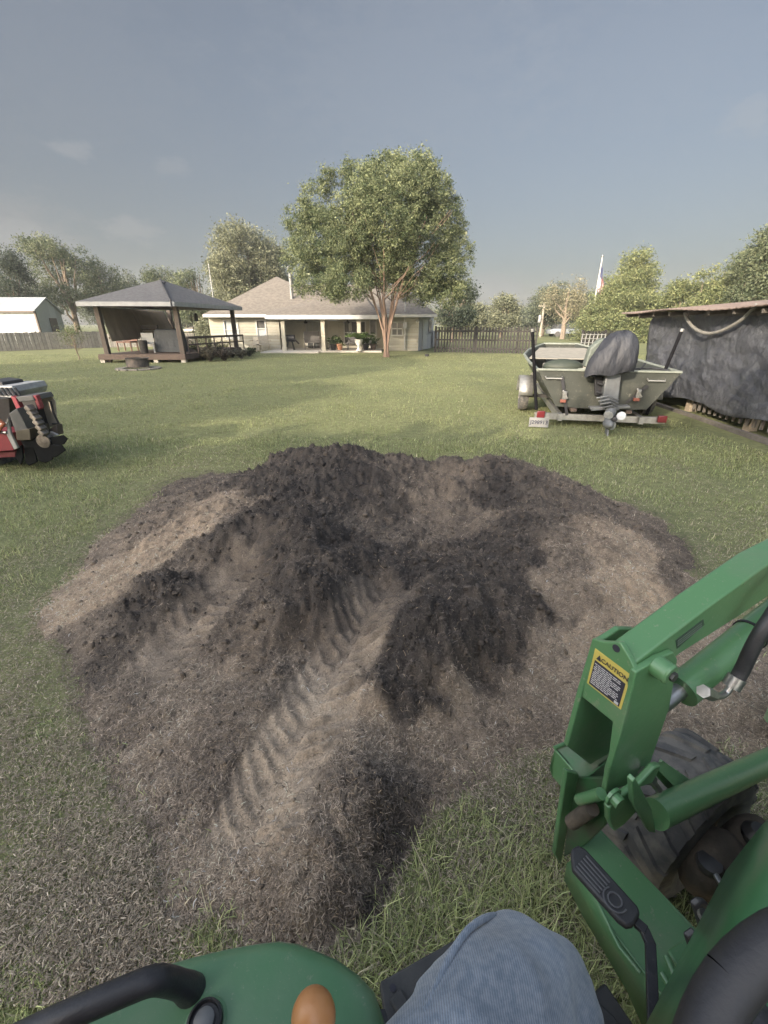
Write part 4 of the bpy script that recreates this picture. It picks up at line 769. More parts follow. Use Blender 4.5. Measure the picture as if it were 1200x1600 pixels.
# ---- poles
t = thing('flagpole', 'tall thin flagpole with a striped national flag hanging limp', 'flagpole', (0, 0, 0)); b_ = gp(918, 531); Yf = 46; pb_ = at(918, 536, Yf); pt = at(941, 402, Yf)
xf = (pb_[0]+pt[0])/2; zt_ = pt[2]; t.location = (xf, Yf, 0); WM[t.name] = Matrix.Translation((xf, Yf, 0))
MB().tube([(xf, Yf, 0), (xf, Yf, zt_*.6), (xf, Yf, zt_)], [.09, .07, .045], 10).build('pole', whitep, t, smooth=True); MB().ball((xf, Yf, zt_+.1), .11).build('finial', steel, t)
red = pm('flag_red', (.22, .07, .08)); wht = pm('flag_white', (.42, .42, .42)); blu = pm('flag_blue', (.04, .05, .11)); fh, fw_ = 2.3, .6; z1 = zt_-.5
m = MB(); nst = 13; NZ = 20
def fp(u, v): # limp flag: u across, v down
    return (xf+.06+u*fw_*(.35+.75*v), Yf-.05+math.sin(u*9+v*3)*.16*(.3+u), z1-v*fh-u*.9*(1-v*.3))
for i in range(nst):
    for j in range(NZ):
        u0, u1, v0, v1 = i/nst, (i+1)/nst, j/NZ, (j+1)/NZ; m.m = 2 if (j < 9 and i < 7) else (0 if i % 2 == 0 else 1)
        m.add([fp(u0, v0), fp(u1, v0), fp(u1, v1), fp(u0, v1)], [(0, 1, 2, 3)])
m.build('flag', [red, wht, blu], t, merge=True, solid=.01, smooth=True)
Yu = 60; pb_ = at(844, 535, Yu); pt = at(849, 474, Yu); xu = (pb_[0]+pt[0])/2; t = thing('utility_pole', 'grey wooden utility pole with a transformer beyond the black fence', 'utility pole', (xu, Yu, 0))
MB().tube([(xu, Yu, 0), (xu, Yu, pt[2])], [.16, .12], 10).build('pole', pm('pole_wood', (.3, .27, .23), (.36, .33, .28), 6, .9), t, smooth=True)
MB().bar((xu-.7, Yu, pt[2]-.3), (xu+.7, Yu, pt[2]-.3), .1, .12).build('crossarm', pm('pole_wood', (.3, .27, .23)), t); MB().lathe((xu-.35, Yu-.1, pt[2]-2.2), [(.2, 0), (.22, .1), (.22, .8), (.1, .9)], n=12).build('transformer', galv, t, smooth=True)
Ya = 36; x = xp(331, Ya, 450); pt = at(323, 412, Ya); t = thing('antenna_mast', 'thin pale antenna mast rising behind the pavilion roof', 'mast', (x, Ya, 0)); MB().tube([(x, Ya, 0), (x, Ya, pt[2])], .03, 8).build('mast', galv, t)
# far parked car, brush pile, yard bits
def far_car(px_, Y, col, label, rz=0):
    x = xp(px_, Y, 530); t = thing('parked_car', label, 'car', (x, Y, 0), rz); M = Matrix.Translation((x, Y, 0)) @ Matrix.Rotation(rz, 4, 'Z'); X = lambda p: M @ Vector(p)
    b_ = MB(X).prism([(-2.2, -.85, .35), (2.2, -.85, .35), (2.25, -.85, .8), (1.3, -.85, .95), (-1.9, -.85, .98), (-2.25, -.85, .8)], (0, 1.7, 0)).build('body', pm('car_paint_'+label[:4], col, None, 3, .3, coat=1), t, bevel=.06)
    MB(X).prism([(-1.7, -.75, .97), (1.0, -.75, .95), (.5, -.7, 1.5), (-1.2, -.7, 1.52)], (0, 1.45, 0)).build('cabin', glass, t, bevel=.05)
    for i in (-1.35, 1.4):
        for j in (-.86, .86): MB(X).lathe((i, j-.1, .33), [(.05, 0), (.33, 0), (.33, .2), (.05, .2)], axis=(0, 1, 0), n=18).build('wheel', rubber, t)
far_car(880, 62, (.35, .38, .42), 'pale silver car parked far beyond the lattice panel', .1); far_car(1010, 75, (.08, .08, .09), 'dark car parked far off behind the covered motor', .05)
g = np.random.default_rng(5); Yb = 25.5; xb0, xb1 = xp(846, Yb), xp(886, Yb); m = MB()
for k in range(150):
    p = Vector((g.uniform(xb0, xb1), Yb+g.normal(0, .4), abs(g.normal(.1, .13)))); d = Vector((g.normal(0, .5), g.normal(0, .3), g.normal(0, .12))); m.tube([p-d*.5, p+d*.5+Vector((0, 0, g.normal(0, .05)))], .015+.03*g.random(), 5)
o = m.build('brush_pile', pm('dead_branches', (.16, .13, .1), (.28, .24, .2), 6, .9)); tag(o, 'low pile of cut branches on the lawn beyond the boat', 'brush pile')
o = MB().lathe((*gp(667, 557)[:2], 0), [(.1, 0), (.12, .12), (.02, .13)], n=10).build('garden_stake', blackp); tag(o, 'small black pot on the lawn right of the tree trunk', 'pot')
# ================================================================== TREES
bark = pm('brown_bark', (.13, .10, .075), (.2, .165, .13), 9, .95, .01, 30, stretch=(1, 1, .3)); crepebark = pm('smooth_red_bark', (.12, .075, .055), (.25, .18, .14), 5, .7, .004, 20, stretch=(1, 1, .25))
def crown(lobes, ncl, per, ls, cr, c1, c2, seed, flat=1.0, gap=.0, vert=0):
    g = np.random.default_rng(seed); vol = np.array([l[3]*l[4]*l[5] for l in lobes])**.75; idx = g.choice(len(lobes), ncl, p=vol/vol.sum()); Lb = np.array(lobes)[idx]
    d = g.normal(size=(ncl, 3)); d /= np.linalg.norm(d, axis=1)[:, None]; rad = g.uniform(.25, 1, ncl)**.42*(1+g.normal(0, .06, ncl))
    c = Lb[:, :3]+d*Lb[:, 3:6]*rad[:, None]
    keepn = vn(c[:, 0]*1.1/cr*.35+seed, c[:, 2]*1.1/cr*.35+c[:, 1]*.2/cr) > gap; c = c[keepn]; d = d[keepn]; n = len(c)
    P_ = c[:, None]+g.normal(0, 1, (n, per, 3))*cr*np.array([.62, .62, .42+vert])*g.uniform(.6, 1.3, (n, 1, 1)); P_ = P_.reshape(-1, 3); m = len(P_)
    nr = g.normal(size=(m, 3))+np.array([0, 0, .5]); nr /= np.linalg.norm(nr, axis=1)[:, None]
    a = np.cross(nr, g.normal(size=(m, 3))); a /= np.linalg.norm(a, axis=1)[:, None]; b = np.cross(nr, a); s = ls*np.exp(g.normal(0, .3, m))[:, None]
    V = np.stack([P_-a*s, P_-b*s*.5+nr*s*.1, P_+a*s, P_+b*s*.5+nr*s*.1], 1).reshape(-1, 3)
    t = np.clip(np.repeat(g.normal(.45, .3, n), per)+g.normal(0, .2, m), 0, 1)[:, None]; col = np.array(c1)*(1-t)+np.array(c2)*t; col = col*np.exp(g.normal(0, .15, (m, 1)))
    return V, np.repeat(col, 4, 0)
def limb(m, a, b, r0, r1, wob, g, n=5):
    a = Vector(a); b = Vector(b); pts = []; rs = []
    for i in range(n+1):
        t = i/n; p = a.lerp(b, t); k = math.sin(t*math.pi)*wob; p = p+Vector((g.normal(0, 1)*k*.4, g.normal(0, 1)*k*.4, -k*.3)); pts.append(p); rs.append(r0+(r1-r0)*t)
    m.tube(pts, rs, 7); return pts
def tree(name, label, x, y, h, w_, seed, c1, c2, trunk=.25, base=.3, ls=.09, cr=.5, ncl=380, per=26, lobes=None, group=None, shape='round', mat=None, gap=.3, depth=None, cat='tree'):
    g = np.random.default_rng(seed); t = thing(name, label, cat, (x, y, 0), group=group); dp = depth or w_
    if lobes is None:
        lobes = []
        if shape == 'round':
            lobes.append((x, y, h*(.5+base/2), w_*.36, dp*.36, h*(1-base)*.42))
            for k in range(11):
                a = g.uniform(0, 2*np.pi); rr_ = g.uniform(.18, .34); zz = g.uniform(base+.12, .88); sh = (1-abs(zz-.55)*.9)
                lobes.append((x+math.cos(a)*w_*rr_*sh, y+math.sin(a)*dp*rr_*sh, h*zz, w_*g.uniform(.14, .22), dp*g.uniform(.14, .22), h*g.uniform(.09, .15)))
        elif shape == 'cone':
            for k in range(14):
                zz = base+(1-base)*(k+.3)/14; a = g.uniform(0, 2*np.pi); r_ = w_*.5*(1-(zz-base)/(1-base))**.75+.05*w_
                lobes.append((x+math.cos(a)*r_*.25, y+math.sin(a)*r_*.25, h*zz, r_*.85, r_*.85, h*.07))
        elif shape == 'plume':
            for k in range(9):
                a = g.uniform(0, 2*np.pi); rr_ = g.uniform(.1, .33); lobes.append((x+math.cos(a)*w_*rr_, y+math.sin(a)*dp*rr_, h*g.uniform(base+.15, .8), w_*.15, dp*.15, h*g.uniform(.16, .24)))
    V, Cc = crown(lobes, int(ncl*1.35), int(per*1.25), ls*.78, cr, c1, c2, seed, gap=gap, vert=.5 if shape == 'plume' else 0)
    V[:, 2] = np.maximum(V[:, 2], .05)
    np_mesh('crown', V, np.arange(len(V)).reshape(-1, 4), M_leaf, Cc, t)
    m = MB(); top = (x+g.normal(0, .1), y, h*.8); limb(m, (x, y, -.05), top, trunk, trunk*.25, .15, g, 8)
    for l in lobes[:12]:
        z0 = h*g.uniform(base*.6, base+.25); limb(m, (x, y, min(z0, l[2]*.85)), (l[0], l[1], l[2]), trunk*.45, trunk*.1, .2, g)
    m.build('trunk', mat or bark, t, smooth=True); return t
# --- the crepe myrtle in front of the house
YT = 23.8; tx = xp(604, YT, 556); t = thing('crepe_myrtle', 'large multi-stemmed crepe myrtle with reddish bark in front of the house', 'tree', (tx, YT, 0)); g = np.random.default_rng(12)
lob = []
for (px_, py_, rx, rz_, dy) in [(497, 318, 32, 34, .3), (532, 285, 30, 26, -.3), (462, 405, 24, 36, .5), (478, 442, 22, 22, -.6), (600, 375, 92, 85, 0), (520, 400, 62, 70, -.5), (490, 380, 42, 50, .4), (497, 420, 34, 38, -.3), (665, 400, 62, 72, .3), (690, 430, 42, 48, -.4), (560, 310, 60, 50, .2), (640, 298, 62, 50, -.2), (615, 330, 80, 62, -1.4), (605, 268, 36, 24, 0), (690, 350, 42, 55, .5), (540, 440, 42, 30, -1.4), (660, 450, 48, 28, 1.3), (700, 455, 28, 24, .2), (515, 445, 26, 22, 1.), (470, 340, 30, 28, 0), (725, 395, 18, 26, 0), (590, 410, 70, 40, 1.9), (660, 272, 28, 22, .6), (520, 285, 28, 24, -.4), (680, 300, 26, 30, 0)]:
    c = at(px_, py_, YT+dy); sc_ = (YT*.92-1)/FPX; lob.append((c[0], c[1], c[2], rx*sc_*.93, min(rx, 70)*sc_*.95, rz_*sc_*.9))
V, Cc = crown(lob, 7600, 46, .037, .20, (.062, .088, .045), (.225, .25, .135), 77, gap=.34)
np_mesh('crown', V, np.arange(len(V)).reshape(-1, 4), M_leaf, Cc, t)
# a few pale blossom clusters
sel = [4, 5, 8, 14, 17, 20]; bl = []
for i in sel:
    l = lob[i]; d = g.normal(size=3); d[1] = -abs(d[1]); d /= np.linalg.norm(d); c = np.array(l[:3])+d*np.array(l[3:6])*1.02; q = c+g.normal(0, .07, (22, 3)); a = g.normal(0, .03, (22, 3)); b = g.normal(0, .03, (22, 3)); bl.append(np.stack([q-a, q-b, q+a, q+b], 1).reshape(-1, 3))
bl = np.concatenate(bl); np_mesh('blossom', bl, np.arange(len(bl)).reshape(-1, 4), M_leaf, np.ones((len(bl), 3))*[.34, .36, .24], t)
m = MB(); nst = 15
for k in range(nst):
    a = k*2*math.pi/nst+g.normal(0, .2); sp = g.uniform(.35, 1); r0 = .036+.014*g.random(); b0 = Vector((tx+math.cos(a)*.11*sp, YT+math.sin(a)*.11*sp, -.05))
    zs = [0, .5, 1.2, 1.9, 2.7, 3.6, 4.8, 6.0]; pts = []; rs = []
    for i, z in enumerate(zs):
        o_ = .085*sp+(max(0, z-.8)**1.2)*.27*sp+(.05 if z < .1 else 0); pts.append((tx+math.cos(a+z*.05)*o_+g.normal(0, .02), YT+math.sin(a+z*.05)*o_+g.normal(0, .02), z-.03)); rs.append(r0*(1.25 if z == 0 else 1)*(1-z/8.5))
    m.tube(pts, rs, 8)
    for z_i in (4, 5, 6):
        p = Vector(pts[z_i]); e = p+Vector((math.cos(a+g.normal(0, .9))*1.5, math.sin(a+g.normal(0, .9))*1.2, 1.3)); limb(m, p, e, rs[z_i]*.6, .012, .25, g, 4)
m.lathe((tx, YT, -.05), [(.18, 0), (.12, .15), (.08, .6), (.06, 1.0), (.02, 1.2)], n=14); m.build('trunk', crepebark, t, smooth=True)
# --- trees round the yard:  px centre, px base, Y, px top, px width, kind ...
def T(label, px_, ytop, wpx, Y, c1, c2, seed, name='broadleaf_tree', base=.15, **k):
    top = at(px_, ytop, Y); x = top[0]; h = top[2]; w_ = wpx*(Y*.9165)/FPX; return tree(name, label, x, Y, h, w_, seed, c1, c2, base=base, group=k.pop('group', None), **k)
G1 = ((.07, .095, .055), (.17, .19, .115)); G2 = ((.08, .10, .07), (.145, .165, .11)); G3 = ((.13, .145, .095), (.22, .23, .155)); G4 = ((.10, .13, .06), (.25, .265, .13)); DK = ((.04, .055, .04), (.08, .10, .065))
gl = 'trees along the left boundary'; gr = 'trees along the far right boundary'
T('dark evergreen cut by the left edge of the frame beside the metal shed', 2, 385, 70, 50, *DK, 101, cr=.55, ls=.1, ncl=600, group=gl)
T('tall airy broadleaf tree above the metal shed', 82, 362, 125, 56, *G1, 102, ls=.12, cr=.6, ncl=620, per=30, base=.2, group=gl, trunk=.35, gap=.36)
T('second airy tree leaning against the tall one above the grey fence', 145, 392, 80, 58, *G1, 103, ls=.12, cr=.6, ncl=420, group=gl)
T('small round tree just left of the pavilion roof peak', 196, 416, 62, 66, *G2, 104, ls=.13, cr=.6, ncl=330, group=gl)
T('flat-topped broadleaf tree right behind the pavilion roof peak', 252, 408, 70, 60, *G1, 105, ls=.12, cr=.6, ncl=400, group=gl)
T('broadleaf tree between the pavilion roof and the willowy tree', 298, 412, 75, 58, *G1, 106, ls=.12, cr=.6, ncl=420, group=gl)
T('tall willowy pale green tree behind the left end of the house roof', 378, 338, 150, 52, *G3, 107, shape='round', ls=.11, cr=.6, ncl=1500, per=32, base=.18, group='trees behind the house', gap=.2)
T('slender tree with thin bare top twigs between the willowy tree and the crepe myrtle', 425, 345, 60, 55, *G2, 108, shape='plume', ls=.09, cr=.5, ncl=200, per=20, group='trees behind the house', gap=.4)
T('dark leafy tree behind the right end of the house', 712, 430, 80, 44, *DK, 109, ls=.11, cr=.5, ncl=420, base=.1, group='trees behind the house')
T('low broad grey green tree behind the black fence', 722, 474, 95, 60, *G3, 110, ls=.13, cr=.6, ncl=420, base=.08, group=gr)
T('pointed light green tree rising behind the middle of the black fence', 790, 456, 62, 58, *G3, 111, ls=.12, cr=.55, ncl=360, base=.08, group=gr)
T('rounded tree left of the flagpole next to the utility pole', 858, 442, 75, 64, *G2, 112, ls=.13, cr=.6, ncl=420, base=.12, group=gr)
T('pale sparse tree with visible bare limbs left of the flagpole', 893, 433, 80, 52, (.17, .17, .11), (.27, .25, .17), 113, ls=.09, cr=.5, ncl=330, per=18, base=.28, group=gr, gap=.35, trunk=.3, mat=pm('pale_bark', (.17, .14, .11), (.24, .2, .16), 8, .9), shape='plume')
T('broad dark green tree behind the flagpole', 922, 452, 70, 70, *G2, 114, ls=.13, cr=.6, ncl=320, group=gr)
T('big bushy conical cedar right of the flagpole', 1003, 387, 150, 46, *G4, 115, shape='cone', ls=.1, cr=.5, ncl=1500, per=28, base=.03, group=gr, gap=.12)
T('lower bushy cedar at the left foot of the big cedar', 958, 440, 90, 45, *G4, 116, shape='cone', ls=.1, cr=.5, ncl=650, base=.02, group=gr, gap=.15)
for i, (px_, yt, wd, Y, lab) in enumerate([(1075, 432, 80, 40, 'yellow green bushy tree above the left end of the tarp shed'), (1120, 408, 80, 38, 'yellow green bushy tree above the rope on the tarp shed'), (1165, 392, 80, 36, 'taller pale green tree over the right part of the shed roof')]):
    T(lab, px_, yt, wd, Y, *G4, 117+i, ls=.09, cr=.45, ncl=620, base=.05, group='trees behind the tarp shed')
T('tallest dark green tree cut by the right edge of the frame', 1222, 330, 110, 34, *G1, 121, ls=.09, cr=.45, ncl=900, base=.05, group='trees behind the tarp shed', gap=.15)
for i, (px_, yt, wd, Y, lab) in enumerate([(640, 480, 90, 95, 'far tree line clump behind the house'), (760, 484, 100, 100, 'far tree line clump beyond the low grey green tree'), (830, 480, 100, 105, 'far tree line clump beyond the utility pole'), (930, 478, 100, 100, 'far tree line clump beyond the flagpole'), (160, 440, 130, 95, 'far tree line clump beyond the metal shed'), (20, 440, 130, 95, 'far tree line clump at the left edge'), (280, 440, 130, 90, 'far tree line clump beyond the pavilion')]):
    T(lab, px_, yt, wd, Y, *G2, 140+i, ls=.2, cr=1.0, ncl=300, base=.02, group='far tree line')
# sapling on the lawn and young tree behind pavilion
s = gp(124, 562); t = tree('sapling', 'thin young tree with sparse leaves on the lawn left of the pavilion', s[0], s[1], 1.75, 1.5, 151, (.09, .12, .06), (.18, .2, .1), trunk=.03, base=.3, ls=.035, cr=.16, ncl=90, per=9, shape='round', gap=.3)
T('bushy tree seen through the pavilion in front of the house', 318, 500, 40, 33, *G3, 152, ls=.07, cr=.3, ncl=220, base=.05)
# trees behind the photographer: they stand in the evening sun and shade the near lawn
def back(x, y, D): return (x-SUN_TRAVEL[0]*D, y-SUN_TRAVEL[1]*D)
# (lawn point whose light they filter, how far back the tree stands, height)
shade = [((-1.0, 3.0), 15, 7.0, 8.0, 'nearest broad shade tree behind the tractor'), ((3.5, 3.0), 17, 7.7, 8.0, 'shade tree behind the tractor towards the boat side'), ((-5.0, 3.0), 16, 7.3, 7.5, 'shade tree behind the tractor towards the stump grinder'), ((7.8, 5.5), 20, 9.6, 7.5, 'large shade tree behind the tractor on the shed side'),
         ((1.2, 3.0), 21, 8.6, 6.0, 'taller shade tree standing in the second row'), ((-9.5, 4.0), 20, 8.6, 7.5, 'shade tree on the grinder side of the second row'), ((12.0, 8.0), 25, 12.4, 9, 'shade tree farthest to the right behind'), ((-6.0, 15.2), 36, 16.4, 10, 'very tall shade tree far behind to the left'), ((-14.5, 15.5), 36, 16.6, 10.0, 'very tall shade tree at the far left behind'), ((-11.0, 20.8), 40, 18.2, 9, 'tallest shade tree on the far left of the back row'),
         ((-4.5, 9.0), 33, 13.2, 3.2, 'slender high-crowned shade tree behind the tractor'), ((-9.5, 10.4), 33, 13.6, 4.0, 'second slender high-crowned shade tree farther left behind')]
for i, ((x0, y0), D, h, w_, lab) in enumerate(shade):
    x, y = back(x0, y0, D); tree('shade_tree', lab, x, y, h, w_, 200+i, *G1, ls=.30, cr=.6, ncl=700, per=22, base=.10 if D < 30 else .76, group='trees behind the tractor', gap=.22 if D < 30 else .2)
# ================================================================== BOAT, TRAILER, SHED, GRINDER
olive = pm('olive_hull_paint', (.036, .040, .034), (.050, .054, .046), 5, .5, .001, 80); olive_in = pm('boat_deck', (.30, .28, .24), (.24, .23, .2), 6, .85); gunw = pm('gunwale_metal', (.25, .27, .24), (.18, .2, .17), 9, .5)
blkcloth = pm('black_cover_cloth', (.024, .026, .034), (.045, .048, .058), 5, .6, .05, 7, stretch=(1.3, 1, .45)); motorgrey = pm('motor_grey', (.17, .18, .19), (.12, .125, .13), 8, .5, metal=.2); redlens = pm('red_lens', (.13, .012, .016), None, 3, .35, coat=.8)
wear(olive, (.2, .19, .16), .5, 12, 3); alum = pm('aluminium', (.38, .38, .37), (.27, .27, .26), 14, .45, metal=.6)
BC = at((840+1058)/2, 580, 7.25); BYAW = math.atan2(.217, .976); zT = float(BC[2]); zB = float(at(935, 637, 7.25)[2])
BM = Matrix.Translation((BC[0], 7.25, 0)) @ Matrix.Rotation(-BYAW, 4, 'Z'); BX = lambda p: BM @ Vector(p)      # local: x right, y towards the bow
hw = 1.06; hb = .70
bt = thing('boat', 'olive green flat-bottomed aluminium boat on a trailer with its stern towards the tractor', 'boat', (BC[0], 7.25, zB), -BYAW)
secs = [(0, hw, hb, zT, zB, 0), (.0001, hw, hb, zT, zB, 0), (1.5, hw*1.02, hb*1.02, zT+.01, zB, 0), (3.2, hw*1.0, hb*.98, zT+.05, zB+.01, 0), (4.3, hw*.82, hb*.8, zT+.1, zB+.08, 0), (5.0, hw*.56, hb*.58, zT+.16, zB+.25, 0), (5.35, hw*.4, hb*.42, zT+.2, zB+.48, 0)]
def sec_pts(s, th=0):
    y, a, b, zt, zb_, _ = s; a -= th; b -= th; zb_ += th
    return [(-a, y, zt), (-(a*.62+b*.38), y, zt-(zt-zb_)*.42), (-(a*.55+b*.45)+.0, y, zt-(zt-zb_)*.46), (-b, y, zb_+.0), (-b*.5, y, zb_-.015), (0, y, zb_-.02), (b*.5, y, zb_-.015), (b, y, zb_), ((a*.55+b*.45), y, zt-(zt-zb_)*.46), ((a*.62+b*.38), y, zt-(zt-zb_)*.42), (a, y, zt)]
m = MB(BX); m.grid([sec_pts(s) for s in secs]); m.grid([sec_pts((max(s[0], .05) if i < 2 else s[0]-(.04 if i == 6 else 0), *s[1:]), .035) for i, s in enumerate(secs)])
m.add(sec_pts(secs[-1]), [tuple(range(11))]); m.build('hull', olive, bt, merge=True)
m = MB(BX); p = sec_pts(secs[0]); p = [(x, -.012, z) for x, _, z in p]; L_i = [q for q in p if q[0] <= 0]; 
m.prism(p, (0, .045, 0)); m.build('transom', olive, bt)
m = MB(BX)
for sg in (-1, 1): m.tube([(sg*s[1], s[0], s[3]) for s in secs[1:]], .028, 8); 
m.tube([(-secs[-1][1], 5.35, zT+.2), (secs[-1][1], 5.35, zT+.2)], .028, 8); m.build('gunwale', gunw, bt)
m = MB(BX); m.box((0, 0.0, zT+.008), (2*hw+.02, .07, .03)); m.build('transom_cap', gunw, bt, bevel=.004)
m = MB(BX); m.prism([(-hb*1.1, .08, zB+.1), (hb*1.1, .08, zB+.1), (hb*1.1, 4.2, zB+.1), (-hb*1.1, 4.2, zB+.1)], (0, 0, .03)); m.build('floor', olive_in, bt)
m = MB(BX); m.prism([(-hw*.93, .05, zT-.06), (hw*.93, .05, zT-.06), (hw*.93, .65, zT-.05), (-hw*.93, .65, zT-.05)], (0, 0, .02)); m.build('rear_deck', olive_in, bt)
m = MB(BX); m.prism([(-hw*.9, 3.1, zT-.04), (hw*.9, 3.1, zT-.04), (hw*.52, 4.95, zT+.1), (-hw*.52, 4.95, zT+.1)], (0, 0, .02)); m.build('bow_deck', olive_in, bt)
m = MB(BX); m.box((0, 1.9, zT-.2), (1.5, .5, .3)); m.build('bench_seat', olive_in, bt, bevel=.02)
for sg in (-1, 1):
    m = MB(BX); x0 = sg*.73 if sg > 0 else -.80; m.tube([(x0-.13, -.015, zT-.1), (x0-.12, -.06, zT-.125), (x0+.12, -.06, zT-.125), (x0+.13, -.015, zT-.1)], .013, 8); m.build('grab_handle', alum, bt, smooth=True)
# strap pulled down over the left of the transom, another on the right
def strap(x0, z0, x1, z1, lab):
    t = thing('ratchet_strap', lab, 'strap', BX((x0, -.07, z1)), 0, 'straps on the boat transom')
    m = MB(BX); m.bar((x0, -.055, z0), ((x0*.4+x1*.6), -.06, z0*.4+z1*.6), .05, .008, up=(0, 1, 0)); m.bar(((x0*.4+x1*.6), -.062, z0*.4+z1*.6), (x1, -.05, z1), .045, .008, up=(0, 1, 0)); m.build('webbing', blackp, t)
    m = MB(BX); c = (x0*.55+x1*.45, -.075, z0*.55+z1*.45); m.box(c, (.07, .05, .13)); m.bar((c[0]-.04, c[1]-.02, c[2]+.08), (c[0]+.05, c[1]-.03, c[2]-.05), .02, .03); m.build('ratchet', steel, t, bevel=.005); m = MB(BX); m.box((c[0]-.01, c[1]-.005, c[2]-.09), (.09, .045, .05)); m.build('buckle', pm('red_brown_plastic', (.2, .07, .05)), t, bevel=.006)
strap(-.68, zT-.10, -.50, zB-.16, 'black ratchet strap with a reddish buckle on the left half of the transom')
strap(.62, zT-.2, .36, zB+.1, 'twisted black strap on the right half of the transom beside the motor')
# oval black pillow-like seat / bucket on deck and dark band
o = MB(BX).ball((-.62, .42, zT+.02), (.33, .2, .13), 20, 10).build('deck_cushion', pm('dark_olive_vinyl', (.035, .045, .035), (.05, .06, .045), 7, .6), smooth=True); tag(o, 'dark oval cushion on the left of the rear deck of the boat', 'cushion')
o = MB(BX); o.box((-.2, .3, zT-.02), (.3, .12, .05)); o.tube([(-.4, .25, zT+.0), (-.1, .22, zT+.03), (.05, .3, zT+.0)], .015, 6); o = o.build('deck_cleats', gunw, bt)
m = MB(BX)
for k, (a, b) in enumerate([((.45, .25, zT+.02), (.75, .35, zT+.03)), ((.75, .35, zT+.03), (.95, .15, zT+.02)), ((.5, .1, zT+.02), (.62, .3, zT+.1))]): m.tube([a, b], .014, 6)
m.build('push_rods', blackp, bt)
# outboard motor, tilted up
mo = thing('outboard_motor', 'tilted outboard motor under a wrinkled black cover at the boat transom', 'outboard motor', BX((.1, -.25, zB-.2)), -BYAW)
# cowl cover: wrinkled shape between a low front and high back
def cover_ring(c, rx, ry, rot, k, seed):
    out_ = []
    for i in range(30):
        a = 2*math.pi*i/30; wv = 1+.05*math.sin(a*5+seed)+.035*math.sin(a*9+seed*2.3+k); s_ = 1/((abs(math.cos(a))**3+abs(math.sin(a))**3)**(1/3))
        v = Vector((rx*math.cos(a)*s_*wv, ry*math.sin(a)*s_*wv, .02*math.sin(a*4+seed*1.7))); out_.append(Vector(c)+rot @ v)
    out_.append(out_[0]); return out_
cv = MB(BX); rings = []
for k, (xl_, xr_, yc_, ry) in enumerate([(915, 986, 583, .20), (917, 989, 575, .235), (922, 992, 564, .245), (930, 994, 552, .24), (938, 995, 541, .225), (946, 994, 531, .20), (956, 991, 523, .16), (966, 986, 519, .10), (975, 980, 517.5, .02)]):
    a_ = BM.inverted() @ Vector(at(xl_, yc_, 7.05)); b_ = BM.inverted() @ Vector(at(xr_, yc_, 7.05)); c_ = (a_+b_)/2; hwid = (b_.x-a_.x)/2; ring = []
    for i in range(48):
        an = 2*math.pi*i/48; wv = 1+(.075*math.sin(an*6+.6*k)+.05*math.sin(an*11-k*.8)+.04*abs(math.sin(an*3+k*.25)))*min(1, ry*6); sq = 1/((abs(math.cos(an))**2.6+abs(math.sin(an))**2.6)**(1/2.6))
        ring.append(c_+Vector((hwid*math.cos(an)*sq*(.94+.06*wv), ry*math.sin(an)*sq*wv, .018*math.sin(an*5+k)+(.05*math.cos(an) if k < 2 else 0))))
    ring.append(ring[0]); rings.append(ring)
cv.grid(rings); cv.add(rings[-1][:-1], [tuple(range(48))]); cv.add(rings[0][:-1], [tuple(range(48))]); cvo = cv.build('motor_cover', blkcloth, mo, smooth=True, merge=True, ang=50)
MB(BX).prism([BM.inverted() @ Vector(at(x, y, 7.7)) for x, y in [(913, 574), (922, 545), (938, 530), (952, 528), (950, 578)]], (0, .25, 0)).build('console', pm('grey_green_vinyl', (.12, .14, .12), (.16, .18, .16), 6, .6), bt, bevel=.03)
m = MB(BX); c0 = BM.inverted() @ Vector(at(912, 583, 7.15)); c1 = BM.inverted() @ Vector(at(996, 527, 7.1)); m.tube([BM.inverted() @ Vector(at(955, 582, 6.92)), BM.inverted() @ Vector(at(958, 566, 6.88)), BM.inverted() @ Vector(at(963, 553, 6.9))], .012, 6); m.build('cover_cord', blackp, mo)
def mp_(x, y, Y): return BM.inverted() @ Vector(at(x, y, Y))
m = MB(BX); m.prism([mp_(948, 580, 7.0), mp_(972, 580, 7.0), mp_(966, 632, 6.95), mp_(940, 634, 6.95)], (0, .18, 0)); m.build('midsection', motorgrey, mo, bevel=.02)
m = MB(BX); m.prism([mp_(930, 590, 7.12), mp_(950, 588, 7.12), mp_(948, 620, 7.12), mp_(930, 618, 7.12)], (0, .1, 0)); m.tube([mp_(934, 598, 7.05), mp_(946, 603, 7.05)], .02, 6); m.tube([mp_(932, 612, 7.05), mp_(946, 617, 7.03)], .018, 6); m.build('clamp_bracket', blackp, mo, bevel=.008)
m = MB(BX)
for k in range(4): m.tube([mp_(932+k*3, 622+k*5, 6.95), mp_(950+k*2, 619+k*5, 6.86), mp_(966, 625+k*5, 6.9)], .013, 6)
m.build('cowl_ribs', motorgrey, mo, smooth=True)
m = MB(BX); m.prism([mp_(922, 637, 7.0), mp_(984, 634, 6.95), mp_(986, 638, 6.95), mp_(924, 642, 7.0)], (0, .16, 0)); m.build('cavitation_plate', motorgrey, mo, bevel=.008)
m = MB(BX); a = mp_(955, 640, 6.95); b = mp_(950, 662, 6.7); m.tube([a, a.lerp(b, .5), b], [.085, .075, .06], 12); m.ball(b+Vector((0, -.02, 0)), (.075, .16, .075), 14, 9); m.prism([b+Vector((-.01, -.05, -.04)), b+Vector((.01, -.05, -.04)), b+Vector((.01, -.12, -.17)), b+Vector((-.01, -.12, -.17))], (0, .14, 0)); m.build('gearcase', motorgrey, mo, smooth=True)
